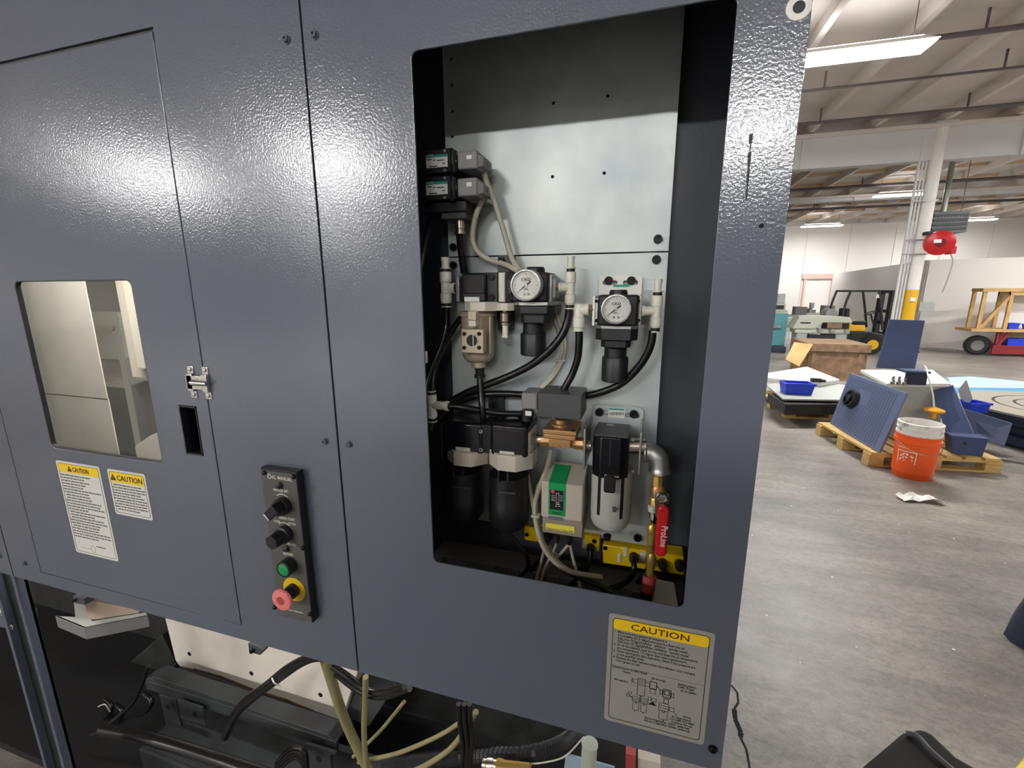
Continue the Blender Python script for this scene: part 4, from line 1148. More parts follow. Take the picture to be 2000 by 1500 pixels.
# ---- pressure switch box
Y = .085
PS = thing('pressure_switch', 'beige pressure switch box with green front and yellow sticker', 'switch', (XZ(1098, 1045, Y)[0], .11, XZ(1098, 1045, Y)[1]))
x0, x1, z0, z1 = rect(1057, 1138, 945, 1015, Y)
zt = XZ(1098, 928, Y + .045)[1]
MB().prism([], 0, 0) if False else None
b = MB(); yb_ = Y + .06
b.hexa([(x0, Y, z0), (x1, Y, z0), (x1, yb_, z0), (x0, yb_, z0), (x0, Y, z1), (x1, Y, z1), (x1, yb_, z1 + .012), (x0, yb_, z1 + .012)])
b.build('case', M['beige'], PS, bevel=.0018)
a0, a1, c0, c1 = rect(1058, 1139, 1014, 1046, Y)
MB().box(a0 + .001, a1 - .001, Y + .001, yb_ - .002, c0, c1).build('case_base', M['taupe'], PS, bevel=.0015)
g0, g1, e0_, e1_ = rect(1071, 1104, 948, 1007, Y - .001)
b = MB(); b.hexa([(g0, Y - .0012, e0_), (g1, Y - .0012, e0_), (g1, Y + .003, e0_), (g0, Y + .003, e0_), (g0, Y - .0012, z1 + .0006), (g1, Y - .0012, z1 + .0006), (g1, Y + .05, z1 + .0112), (g0, Y + .05, z1 + .0112)])
grn = b.build('green_front', M['greenlab'], PS, bevel=.0004)
pbox('display_window', 1074, 1100, 958, 996, Y - .0018, .0008, 'black', grn, 0)
dp = MB()
for (u0, v0, u1, v1) in ((1086, 963, 1092, 963.8), (1086, 981, 1092, 981.8), (1086, 963, 1086.8, 981), (1091.2, 963, 1092, 981), (1077, 967, 1084, 967.8), (1077, 970.5, 1084, 971.3), (1077, 974, 1084, 974.8), (1077, 977, 1084, 977.8),
                         (1094, 968, 1099, 968.7), (1094, 971.5, 1099, 972.2), (1094, 975, 1099, 975.7), (1094, 978, 1099, 978.7), (1085, 984, 1093, 985.4), (1084, 988, 1088, 989.4), (1090, 988, 1094, 989.2)):
    q0, q1, w0_, w1_ = rect(u0, u1, v0, v1, Y - .0019); dp.box(q0, q1, Y - .0021, Y - .0019, w0_, w1_)
dp.build('display_print', M['inkwhite'], grn, 0)
X, Z = XZ(1080, 960, Y - .002)
MB().lathe((X, Y - .0018, Z), (0, -1, 0), [(.0032, 0), (.003, .0012), (.0014, .002)], 14).build('red_lamp', mat('red_lens', rgb(226, 60, 84), .25), grn)
X, Z = XZ(1087, 1004.5, Y - .0014)
letters('CKD', X, Z, .0058, Y - .0016, M['ink'], grn, 'CENTER', 1.25, bold=.00012, thick=.00005)
pbox('model_strip', 1071, 1099, 1009, 1016, Y - .0008, .0006, mat('blue_grey_label', rgb(104, 114, 124), .5), PS, 0)
st = pbox('yellow_sticker', 1066, 1122, 1025, 1037, Y - .0002, .0008, mat('pale_yellow_sticker', rgb(240, 232, 90), .5), PS, 0)
X, Z = XZ(1068, 1033, Y - .0006)
letters('Pressure low = Lamp OFF', X, Z, .0046, Y - .0004, M['ink'], st, 'LEFT', .86, thick=.00004)
vlathe(1095, [(944, 8), (938, 8), (937, 6), (934, 9), (929, 9)], Y + .02, 'black', 'adjuster', PS, 14)
for u in (1068, 1088, 1112):
    vlathe(u, [(1062, 5), (1052, 5), (1051, 7), (1044, 7)], Y + .02, 'nickel' if u == 1088 else 'black', 'cable_gland', PS, 12)

# ---- yellow distribution blocks, lower compartment
YY = .150
for lb, (a0, a1, v0, v1), screws in (('small yellow distribution block half hidden behind pale wires', (1024, 1060, 1030, 1058), [(1029, 1044)]),
                                     ('yellow distribution block under the pressure switch', (1136, 1171, 1046, 1075), [(1161, 1057)]),
                                     ('long yellow distribution block behind the brass coupler', (1176, 1336, 1080, 1100), [(1182, 1070)])):
    X0 = XZ((a0 + a1) / 2, v1, YY)
    t = thing('distribution_block', lb, 'junction block', (X0[0], YY, X0[1]), 'yellow distribution blocks')
    if a1 - a0 > 100:
        p = [pt(1177, 1064, Y=YY), pt(1336, 1086, Y=YY), pt(1336, 1124, Y=YY), pt(1177, 1100, Y=YY)]
        b = MB().slab(p, (0, 1, 0), .03)
        b.build('block_body', M['yellow'], t, bevel=.002)
        for (u, v_) in ((1238, 1086), (1270, 1090), (1294, 1098), (1332 - 5, 1100)):
            x, z = XZ(u, v_, YY)
            MB().lathe((x, YY, z), (0, -1, 0), [(.0078, 0), (.0074, .012), (.005, .018)], 16).build('cable_plug', M['black'], t)
        for (u, v_) in ((1221, 1078), (1209, 1090), (1252, 1088), (1258, 1088)):
            pbox('marker_tag', u - 3.5, u + 3.5, v_ - 9, v_ + 9, YY - .0015, .002, 'ivory', t, .0003)
    else:
        pbox('block_body', a0, a1, v0, v1, YY, .03, 'yellow', t, .002)
        if a0 > 1100:
            x, z = XZ(1154, 1068, YY); MB().lathe((x, YY, z), (0, -1, 0), [(.0072, 0), (.0068, .010), (.004, .016)], 16).build('cable_plug', M['black'], t)
            pbox('marker_tag', 1138, 1145, 1053, 1070, YY - .0015, .002, 'ivory', t, .0003)
    for u, v_ in screws: bolt(u, v_, YY, .0036, t, 'darkmetal', .002, 'block_screw')

# ---- cables at the bottom of the compartment
BC = 'cables at the bottom of the compartment'
hose('signal_wire', 'thick pale cable bundle bending under the pressure switch', [(1076, 878, .13), (1068, 915, .125), (1052, 955, .12), (1044, 990, .11), (1049, 1030, .1), (1060, 1065, .095), (1080, 1094, .092), (1108, 1114, .092), (1140, 1122, .095), (1175, 1127, .11)], .0042, 'wire', 'cable', BC)
hose('signal_wire', 'pale cable beside the thick bundle under the twin filters', [(1030, 925, .13), (1036, 960, .12), (1044, 1000, .108), (1054, 1040, .1), (1068, 1072, .098), (1090, 1098, .096), (1118, 1117, .096), (1150, 1124, .1)], .0034, 'wire', 'cable', BC)
hose('signal_wire', 'pale cable running straight down left of the pressure switch', [(1050, 945, .135), (1047, 975, .125), (1049, 1005, .112), (1054, 1030, .11), (1066, 1056, .11), (1088, 1084, .11)], .0028, 'wire', 'cable', BC)
o = pbox('cable_tie', 1037, 1053, 1008, 1012, .098, .012, 'ivory', None, .0005); tag(o, 'ivory tie around the cables left of the pressure switch', 'cable tie')
for i, pts in enumerate(([(1066, 1062, .1), (1062, 1078, .1), (1056, 1100, .1), (1048, 1130, .09), (1040, 1170, .08)], [(1087, 1062, .1), (1080, 1080, .1), (1068, 1102, .1), (1058, 1130, .09), (1055, 1180, .08)],
                         [(1112, 1062, .105), (1098, 1078, .11), (1080, 1098, .115), (1064, 1118, .12), (1046, 1150, .12)], [(1114, 1063, .105), (1118, 1085, .11), (1124, 1110, .11), (1132, 1140, .1), (1138, 1180, .09)])):
    hose('switch_lead', ['brown-grey lead under the switch, leftmost of four', 'brown-grey lead under the switch, second from the filters', 'pale lead slanting left under the pressure switch', 'pale lead slanting right under the pressure switch'][i], pts, .0026, 'wire' if i > 1 else 'taupe', 'cable', BC)
for i, pts in enumerate(([(1238, 1092, .13), (1238, 1110, .12), (1232, 1128, .12), (1215, 1142, .12), (1190, 1150, .12), (1160, 1165, .1)], [(1154, 1075, .135), (1152, 1095, .13), (1140, 1118, .13), (1120, 1140, .125), (1098, 1166, .12)],
                         [(1270, 1100, .14), (1262, 1118, .15), (1245, 1140, .15), (1225, 1160, .14), (1210, 1185, .12)], [(1294, 1106, .135), (1300, 1120, .14), (1296, 1135, .15), (1280, 1150, .15)],
                         [(1100, 1112, .1), (1140, 1132, .095), (1180, 1148, .09), (1215, 1168, .08)], [(960, 1010, .1), (985, 1035, .1), (1010, 1060, .1), (1028, 1085, .1), (1030, 1110, .1), (1000, 1140, .09)],
                         [(1060, 1090, .13), (1030, 1120, .13), (995, 1150, .12), (970, 1190, .1)], [(1140, 1105, .14), (1115, 1130, .14), (1085, 1160, .13)])):
    hose('plug_cable', 'black cable ' + ['hanging from the long yellow block', 'hanging from the small yellow block', 'behind the brass hose end', 'looping beside the red lever tip', 'lying along the compartment sill', 'arching below the twin bowl filters', 'slanting through the dark lower corner', 'slanting behind the pale leads'][i], pts, .0046 if i != 5 else .0036, 'rubber', 'cable', BC)
# folded white cover in the lower right corner, grey trunking behind the cables
t = thing('white_cover', 'small folded white metal cover in the lower right corner of the opening', 'cover', (XZ(1300, 1187, .1)[0], .1, XZ(1300, 1200, .1)[1]))
q = [pt(1284, 1131, Y=.115), pt(1316, 1138, Y=.115), pt(1330, 1215, Y=.06), pt(1274, 1206, Y=.06)]
MB().slab(q, (0, .5, -.5), .003).build('cover_face', M['white'], t, 0)
q2 = [pt(1277, 1129, Y=.118), pt(1284, 1131, Y=.115), pt(1275, 1206, Y=.06), pt(1266, 1204, Y=.063)]
MB().slab(q2, (0, .5, -.5), .003).build('cover_flange', M['white'], t, 0)
t = thing('cable_trunking', 'grey cable trunking behind the cables at the compartment bottom', 'trunking', (-.12, .14, .98))
for (u0, v0, u1, v1) in ((1010, 1128, 1075, 1108), (1075, 1140, 1140, 1118), (1130, 1168, 1200, 1140)):
    pass
MB().box(-.36, .09, .128, .18, .985, 1.062).build('trunking_body', M['coil'], t, bevel=.002)
for k in range(9):
    MB().box(-.33 + k * .048, -.33 + k * .048 + .02, .124, .128, 1.0, 1.062).build('trunking_finger', M['zinc'], t, 0)
# lower pan of the compartment
MB().box(-.427, .1345, .03, .186, .955, .958).build('compartment_floor', M['paint_in'], ENC, 0)
# ------------------------------------------------------------------ below the enclosure
BED = thing('machine_bed', 'cream machine bed casting with dark flange under the enclosure', 'machine bed', (-1.2, .5, 0))
YB = .40


def pquad(name, pts, Y, depth, m, parent, bevel=0, label=None):
    """plate whose outline was measured on the plane Y; given real thickness behind it"""
    q = [pt(a, b, Y=Y) for a, b in pts]
    n = len(q)
    b = MB().add([*q, *[p + Vector((0, depth, 0)) for p in q]], [list(range(n)), list(range(2 * n - 1, n - 1, -1))] + [[(i + 1) % n, i, n + i, n + (i + 1) % n] for i in range(n)])
    return b.build(name, M[m] if isinstance(m, str) else m, parent, 0, bevel, label=label)


cast = pquad('bed_casting', [(300, 1120), (720, 1250), (690, 1340), (665, 1412), (500, 1350), (420, 1318), (350, 1302), (342, 1290)], YB, .3, 'cream', BED, .004)
for u, v_ in ((370, 1277), (491, 1315), (626, 1357)):
    x, z = XZ(u, v_, YB); MB().cyl((x, YB - .001, z), (x, YB + .01, z), .008, n=14).build('tapped_hole', M['deepblack'], BED)
pquad('rusty_edge', [(378, 1306), (430, 1320), (500, 1348), (560, 1366), (612, 1388), (612, 1394), (555, 1374), (498, 1356), (428, 1328), (376, 1314)], YB - .002, .004, 'rust', BED)
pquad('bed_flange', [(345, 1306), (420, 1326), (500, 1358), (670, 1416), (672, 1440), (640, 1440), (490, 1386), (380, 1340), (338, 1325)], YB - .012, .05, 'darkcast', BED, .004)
MB().box(-6, .12, .62, 1.6, 0, .88).build('backing_light_block', M['darkcast'], BED, 0)  # dark block added at the back to keep light out below
MB().box(-6, -.02, .13, .62, .0, .03).build('floor_shade_sheet', M['deepblack'], BED, 0)  # black sheet standing in for the shaded floor under the machine
pquad('bed_shoulder', [(690, 1330), (760, 1360), (720, 1420), (672, 1400)], YB + .02, .1, 'coildark', BED, .004)
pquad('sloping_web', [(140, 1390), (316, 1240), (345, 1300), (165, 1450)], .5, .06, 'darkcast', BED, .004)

RAIL = thing('support_rail', 'slate grey angle rail with drilled tabs under the enclosure', 'rail', (-1.15, .3, .2))
pquad('rail_face', [(280, 1328), (480, 1390), (657, 1450), (657, 1478), (480, 1412), (286, 1346)], .30, .012, 'shadegrey', RAIL, .002)
pquad('rail_top', [(280, 1328), (657, 1450), (640, 1436), (300, 1322)], .302, .05, 'shadegrey', RAIL, .002)
t1 = pquad('rail_tab', [(310, 1356), (344, 1366), (356, 1432), (326, 1424)], .295, .006, 'shadegrey', RAIL, .0015)
t2 = pquad('rail_tab', [(346, 1366), (395, 1382), (402, 1418), (352, 1404)], .285, .006, 'shadegrey', RAIL, .0015)
t3 = pquad('rail_tab', [(596, 1452), (656, 1470), (655, 1475), (645, 1475), (648, 1512), (606, 1505), (598, 1485)], .285, .008, 'shadegrey', RAIL, .0015)
for u, v_ in ((380, 1396), (622, 1484), (328, 1382)):
    x, z = XZ(u, v_, .284); MB().lathe((x, .285, z), (0, -1, 0), [(.010, 0), (.010, .001), (.0065, .0012), (.006, .0005)], 16).build('tab_hole', M['deepblack'], RAIL)
for u, v_ in ((486, 1262),):
    o = pquad('hanger_bracket', [(484, 1256), (502, 1262), (514, 1270), (508, 1280), (486, 1274)], .03, .02, 'coildark', ENC, .001)
    bolt(494, 1270, .029, .004, ENC)
o = pquad('hanger_bracket', [(143, 1163), (165, 1169), (166, 1182), (145, 1178)], .03, .02, 'coildark', ENC, .001)
bolt(148, 1171, .029, .004, ENC)

LEG = thing('enclosure_leg', 'slate grey channel leg carrying the enclosure', 'leg', (-1.49, .05, 0))
for a, b_ in ((-1.535, -1.523), (-1.452, -1.44)):
    MB().box(a, b_, .02, .042, 0, ZB).build('channel_flange', M['paint'], LEG, 0, .001)
MB().box(-1.535, -1.44, .036, .042, 0, ZB).build('channel_web', M['black'], LEG, 0)
MB().box(-1.56, -1.41, .0, .12, 0, .012).build('foot_plate', M['paint_in'], LEG, 0, .001)
bolt(28, 1222, .02, .007, LEG, 'steel', .006)
TR = thing('chute_tray', 'white edged tray behind the leg holding a tan board', 'tray', (-1.9, .4, .3))
pz = .33
q = [pt(108, 1203, Z=pz), pt(164, 1226, Z=pz), pt(288, 1202, Z=pz), pt(284, 1196, Z=pz), pt(180, 1213, Z=pz), pt(158, 1165, Z=pz), pt(143, 1165, Z=pz), pt(147, 1205, Z=pz)]
n_ = len(q)
MB().add([*q, *[p - Vector((0, 0, .004)) for p in q]], [list(range(n_)), list(range(2 * n_ - 1, n_ - 1, -1))] + [[(i + 1) % n_, i, n_ + i, n_ + (i + 1) % n_] for i in range(n_)]).build('tray_rim', M['white'], TR, 0)
a, b_, c_ = pt(108, 1203, Z=pz), pt(164, 1226, Z=pz), pt(288, 1202, Z=pz)
for e0_, e1_ in ((a, b_), (b_, c_)):
    MB().slab([e0_, e1_, e1_ - Vector((0, 0, .05)), e0_ - Vector((0, 0, .05))], (0, 1, 0), .004).build('tray_side', M['coil'], TR, 0)
pquad('tan_board', [(165, 1170), (275, 1192), (270, 1197), (172, 1212), (168, 1190)], pt(172, 1212, Z=pz).y + .01, .01, mat('tan_board', rgb(170, 152, 134), .6), TR)
LB = thing('side_beam', 'light grey beam at the far left under the end panel', 'beam', (-2.0, .3, .5), kind='thing')
pquad('beam_face', [(-60, 1128), (22, 1148), (30, 1208), (-60, 1190)], .2, .03, 'beige', LB)
pquad('beam_flange', [(-60, 1192), (34, 1208), (36, 1232), (-60, 1212)], .19, .05, 'paint', LB)
BS = thing('base_plinth', 'grey base plinth on the floor behind the leg', 'plinth', (-1.3, .3, 0))
MB().box(-1.47, -.62, .20, .21, .032, .12).build('plinth_face', M['shadegrey'], BS, 0, .002)
MB().box(-1.47, -.62, .21, .4, .10, .12).build('plinth_top', M['shadegrey'], BS, 0, .002)

# ---- cables and hoses below
UC = 'cables and hoses under the enclosure'


def bundle(label, pts, r, m='rubber', name='loose_cable', cat='cable', n=8):
    return hose(name, label, pts, r, m, cat, UC, n)


bundle('thick black cable bundle draped before the cream casting', [(660, 1285, .1), (620, 1283, .12), (585, 1296, .14), (540, 1328, .15), (500, 1358, .16), (470, 1385, .17), (452, 1412, .17), (440, 1440, .17)], .010)
bundle('second black cable of the draped bundle', [(650, 1280, .11), (600, 1284, .13), (560, 1304, .15), (520, 1336, .16), (484, 1362, .17), (460, 1388, .18), (444, 1418, .18)], .007)
o = MB().tube([pt(531, 1324, Y=.135), pt(536, 1334, Y=.13), pt(545, 1338, Y=.14), pt(549, 1344, Y=.14)], .0018, 6).build('cable_tie', M['ivory']); tag(o, 'white tie around the draped black cables', 'cable tie')
bundle('thick olive conduit slanting down from the panel edge', [(636, 1290, .12), (648, 1330, .14), (664, 1380, .16), (684, 1430, .17), (708, 1480, .18), (730, 1520, .18)], .0115, 'olive', n=14)
bundle('thin olive cable hanging straight beside the conduit', [(714, 1322, .10), (713, 1370, .12), (711, 1420, .13), (713, 1470, .14), (716, 1520, .14)], .0062, 'olive')
for i, pts in enumerate(([(648, 1300, .13), (680, 1322, .13), (710, 1344, .13), (745, 1352, .13), (790, 1340, .12)], [(650, 1308, .14), (680, 1334, .14), (712, 1354, .14), (750, 1360, .14), (800, 1344, .13)])):
    bundle(['upper black cable arching right under the panel seam', 'lower black cable arching right under the panel seam'][i], pts, .0075)
bundle('pale yellow cable rising to the right beneath the service panel', [(700, 1488, .2), (740, 1480, .2), (780, 1470, .2), (830, 1450, .2), (870, 1430, .2), (900, 1410, .2)], .0052, 'olive')
bundle('second pale yellow cable rising beneath the service panel', [(690, 1478, .23), (715, 1455, .23), (745, 1425, .23), (770, 1395, .23), (790, 1370, .23)], .0045, 'olive')
bundle('third pale cable at the bottom edge beneath the service panel', [(800, 1510, .19), (840, 1490, .19), (880, 1462, .19), (905, 1430, .19), (930, 1390, .18)], .0062, 'olive')
for i, dx in enumerate((0, 11, 21)):
    bundle('black vertical cable under the service panel, ' + ('leftmost', 'middle', 'rightmost')[i] + ' of three', [(896 + dx, 1375, .12), (898 + dx, 1410, .12), (903 + dx * .9, 1450, .12), (904 + dx * .6, 1500, .12)], .0055)
cg = [pt(a, b_, Y=c_) for a, b_, c_ in ((720, 1500, .26), (800, 1488, .24), (900, 1478, .2), (960, 1476, .18), (1020, 1476, .17), (1070, 1466, .17), (1110, 1448, .17), (1140, 1425, .16))]
sp = smoothpath(cg, 14); o = MB().tube(sp, lambda q: .0155 + (.0022 if int(q * (len(sp) - 1)) % 2 else 0), 12, 0).build('corrugated_conduit', M['black'], None, 20); tag(o, 'black corrugated conduit curving under the service panel', 'conduit', UC)
bundle('thin bright cord along the corrugated conduit', [(1020, 1494, .14), (1070, 1488, .14), (1105, 1476, .14), (1140, 1440, .13)], .0015, 'ivory')
bundle('black conduit lying along the grey plinth', [(200, 1425, .15), (280, 1440, .15), (360, 1462, .15), (440, 1488, .14), (520, 1515, .14)], .016, n=12)
bundle('black cable looping behind the leg', [(290, 1300, .2), (280, 1330, .2), (262, 1370, .2), (230, 1400, .19), (195, 1428, .18), (178, 1434, .18)], .006)
for i in range(4):
    bundle('black cable coil under the rail end, ' + ('outermost', 'second', 'third', 'innermost')[i] + ' loop', [(540, 1490 + i * 6, .24), (560 + i, 1468 + i * 6, .24), (580, 1460 + i * 6, .24), (596 - i, 1472 + i * 7, .24), (600 - i * 2, 1500, .24)], .0065)
for i, (u, v_) in enumerate(((205, 1385), (225, 1395), (282, 1375))):
    bundle('black plugged lead ' + ('nearest the leg', 'beside the white tie', 'below the rail end tab')[i], [(u, v_ - 20, .3), (u + 14, v_ - 6, .29), (u + 6, v_ + 12, .29), (u - 10, v_ + 20, .3)], .008)
o = MB().tube([pt(192, 1380, Y=.25), pt(205, 1376, Y=.24), pt(215, 1390, Y=.25)], .002, 6).build('cable_tie', M['ivory']); tag(o, 'white tie on the leads behind the leg', 'cable tie')
t = thing('brass_union', 'brass and nickel union at the bottom edge under the conduit', 'fitting', pt(970, 1500, Y=.13))
a, b_ = pt(945, 1492, Y=.13), pt(1035, 1502, Y=.13)
d = (b_ - a).normalized(); L = (b_ - a).length
MB().lathe(a, d, [(.011, 0), (.011, L * .08), (.013, L * .1), (.013, L * .22), (.011, L * .24), (.011, L * .3)], 14).build('nickel_nut', M['nickel'], t)
MB().lathe(a, d, [(.012, L * .3), (.012, L * .4), (.010, L * .45), (.010, L)], 8).build('brass_body', M['brass'], t)
t = thing('drain_pipe', 'pale green drain pipe stub below the caution label', 'pipe', pt(1150, 1500, Y=.1))
MB().tube([pt(1152, 1452, Y=.1), pt(1150, 1480, Y=.1), pt(1147, 1540, Y=.1)], .0135, 20, 4, cap=False).build('pipe_wall', mat('pale_green_pipe', rgb(176, 184, 170), .45), t)
MB().lathe(pt(1152, 1452, Y=.1), (0, 0, 1), [(.0145, -.004), (.0145, 0), (.0125, .0005)], 20).build('pipe_lip', MATS['pale_green_pipe'], t)
t = thing('mounting_tab', 'blue grey drilled tab beside the drain pipe', 'bracket', pt(1120, 1500, Y=.16))
pquad('tab_plate', [(1105, 1474), (1200, 1500), (1200, 1540), (1098, 1530)], .16, .004, mat('blue_grey_tab', rgb(150, 172, 190), .5), t)
t = thing('red_bracket', 'dull red painted bracket right of the drain pipe', 'bracket', pt(1235, 1500, Y=.15))
pquad('red_plate', [(1222, 1472), (1242, 1477), (1240, 1520), (1222, 1516)], .15, .02, 'pinkdark', t)
pquad('pale_block', [(1246, 1481), (1290, 1491), (1290, 1530), (1246, 1520)], .16, .02, 'beige', t)
# ------------------------------------------------------------------ objects out in the hall
M['wood'] = mat('pallet_pine', rgb(208, 176, 112), .65, var=rgb(180, 146, 88), vscale=6, stretch=(1, 8, 8))
M['ply'] = mat('plywood', rgb(196, 164, 110), .65, var=rgb(178, 142, 92), vscale=5)
M['chip'] = mat('brown_chipboard', rgb(142, 114, 88), .8, var=rgb(116, 92, 70), vscale=9, vdetail=8)
M['navy'] = mat('navy_blue_paint', rgb(58, 72, 108), .45)
M['navydark'] = mat('dark_blue_paint', rgb(40, 46, 66), .5)
M['bin'] = mat('bright_blue_plastic', rgb(40, 66, 200), .35)
M['offwhite'] = mat('off_white_enamel', rgb(232, 230, 224), .45)
M['greyenamel'] = mat('grey_green_enamel', rgb(158, 162, 156), .5)
M['orange'] = mat('orange_plastic', rgb(238, 92, 34), .4)
M['tyre'] = mat('black_tyre', rgb(30, 30, 30), .7)
M['fyellow'] = mat('forklift_yellow', rgb(226, 176, 30), .45)
M['fblack'] = mat('forklift_black', rgb(38, 38, 40), .5)
M['teal2'] = mat('teal_machine_enamel', rgb(84, 140, 146), .5)
M['sage'] = mat('sage_machine_enamel', rgb(176, 180, 164), .5)
M['redpaint'] = mat('red_cart_paint', rgb(126, 38, 42), .5)
M['lightblue'] = mat('light_blue_board', rgb(176, 198, 214), .6)
M['skyblue'] = mat('sky_blue_edge', rgb(74, 148, 206), .5)

# crack and specks in the floor
cr = MB(); pts = [(1428, 1338), (1440, 1352), (1442, 1372), (1434, 1385), (1436, 1405), (1447, 1430), (1446, 1440), (1458, 1464), (1464, 1500), (1468, 1540)]
pp = [pt(a, b, Z=0.0008) for a, b in pts]
for i in range(len(pp) - 1):
    a, b = pp[i], pp[i + 1]; w0 = .004 if i not in (3, 4, 5) else .009
    d = (b - a).normalized(); n = Vector((-d.y, d.x, 0)) * w0
    cr.add([a + n, b + n * .9, b - n * .9, a - n], [(0, 1, 2, 3)])
cr.build('floor_crack', M['deepblack'], FLOOR, 0)
rnd = random.Random(12); spk = MB()
for _ in range(60):
    x, y = rnd.uniform(.4, 3.2), rnd.uniform(.5, 4.0); r = rnd.uniform(.002, .006)
    spk.add([(x + r * math.cos(k * 1.256), y + r * math.sin(k * 1.256), .001) for k in range(5)], [(0, 1, 2, 3, 4)])
o = spk.build('floor_specks', M['offwhite'], FLOOR, 0); o['kind'] = 'stuff'
# crumpled paper rag
t = thing('paper_rag', 'crumpled white paper scrap lying on the concrete', 'rag', pt(1792, 976, Z=0), rot=(0, 0, .2))
b = MB(); nx, ny = 9, 5
for j in range(ny):
    for i in range(nx):
        b.v.append(Vector((-.13 + i * .0325 + rnd.uniform(-.008, .008), -.05 + j * .025 - (.03 if i > 5 else 0) * (i - 5) * .4, .006 + rnd.uniform(0, .035) * (1 if 0 < i < nx - 1 else .2))))
for j in range(ny - 1):
    for i in range(nx - 1): b.f.append([j * nx + i, j * nx + i + 1, (j + 1) * nx + i + 1, (j + 1) * nx + i])
o = b.build('paper_sheet', M['offwhite'], t, 0)
sm_ = o.modifiers.new('thickness', 'SOLIDIFY'); sm_.thickness = .004; sm_.offset = 1


def pallet(label, loc, rz, W, D, H=.13):
    t = thing('wooden_pallet', label, 'pallet', loc, 'pine pallets', rot=(0, 0, rz))
    n = 7; w = W / n
    s0 = None
    for i in range(n):
        o = MB().box(0, w * .8, 0, D, H - .02, H).build('top_slat', M['wood'], t, 0) if s0 is None else s0.copy()
        if s0 is None: s0 = o
        else: COL.objects.link(o)
        o.location.x = i * W / n + w * .1
    for y in (0, D / 2 - .05, D - .1):
        MB().box(0, W, y, y + .1, H - .04, H - .02).build('stringer', M['wood'], t, 0)
        MB().box(0, W, y, y + .1, 0, .018).build('bottom_slat', M['wood'], t, 0)
        for x in (0, W / 2 - .06, W - .12):
            MB().box(x, x + .12, y, y + .1, .018, H - .04).build('block', M['wood'], t, 0)
    return t


pallet('pine pallet under the perforated blue panel and grey cabinet', (2.0, 3.93, 0), .12, 1.02, .95)
pallet('pine pallet under the stacked white and grey sheets', (1.74, 5.45, 0), .14, 1.1, 1.0)


def flat(name, pts, Z, th, m, parent=None, label=None, bevel=0):
    q = [pt(a, b, Z=Z) for a, b in pts]; n = len(q)
    o = MB().add([*q, *[p - Vector((0, 0, th)) for p in q]], [list(range(n)), list(range(2 * n - 1, n - 1, -1))] + [[(i + 1) % n, i, n + i, n + (i + 1) % n] for i in range(n)]).build(name, M[m], parent, 0, bevel)
    return o


o = flat('grey_door_sheet', [(1497, 752), (1530, 779), (1642, 781), (1652, 752), (1560, 738)], .30, .02, 'greyenamel', bevel=.003); tag(o, 'flat grey sheet on the pallet beneath the blue bin', 'sheet')
o = flat('support_board', [(1500, 768), (1534, 790), (1636, 790), (1640, 770)], .26, .12, 'fblack'); tag(o, 'dark packing board between the grey sheet and its pallet', 'board')
t = thing('white_panel_box', 'shallow white panel box on top of the grey sheet', 'panel', pt(1580, 750, Z=.3))
q = [pt(1490, 730, Z=.36), pt(1576, 716, Z=.36), pt(1640, 741, Z=.36), pt(1600, 747, Z=.36), pt(1500, 738, Z=.36)]
n = len(q)
MB().add([*q, *[p - Vector((0, 0, .058)) for p in q]], [list(range(n)), list(range(2 * n - 1, n - 1, -1))] + [[(i + 1) % n, i, n + i, n + (i + 1) % n] for i in range(n)]).build('panel_shell', M['offwhite'], t, 0, .004)
c0 = pt(1608, 746, Z=.362)
MB().cyl(c0, c0 + Vector((0, 0, .03)), .03, n=14).build('cable_boss', M['fblack'], t)


def blue_bin(label, loc, rz, L=.3, W=.22, H=.14, m='bin', group='blue plastic bins'):
    t = thing('plastic_bin', label, 'bin', loc, group, rot=(0, 0, rz))
    a, c = .85, .012
    o0 = [(-L / 2 * a, -W / 2 * a, 0), (L / 2 * a, -W / 2 * a, 0), (L / 2 * a, W / 2 * a, 0), (-L / 2 * a, W / 2 * a, 0)]
    o1 = [(-L / 2, -W / 2, H), (L / 2, -W / 2, H), (L / 2, W / 2, H), (-L / 2, W / 2, H)]
    i1 = [(x * .92, y * .9, H) for x, y, _ in o1]; i0 = [(x * .92, y * .9, c) for x, y, _ in o0]
    fs = [(3, 2, 1, 0)]
    for k in range(4):
        k2 = (k + 1) % 4
        fs += [(k, k2, 4 + k2, 4 + k), (4 + k, 4 + k2, 8 + k2, 8 + k), (8 + k, 8 + k2, 12 + k2, 12 + k)]
    fs.append((12, 13, 14, 15))
    MB().add(o0 + o1 + i1 + i0, fs).build('bin_shell', M[m], t, 0)
    MB().box(-L / 2 - .008, L / 2 + .008, -W / 2 - .008, -W / 2, H - .02, H).build('bin_rim', M[m], t, 0)
    return t


blue_bin('bright blue bin on the grey sheet beside the machine edge', pt(1554, 768, Z=.301), .1, .33, .2, .14)
o = MB().box(-.06, .06, -.03, .03, 0, .05).xf(Matrix.Translation(pt(1593, 746, Z=.36))).build('black_tool', M['fblack'], None, 0, .004); tag(o, 'small black tool lying on the white panel box', 'tool')

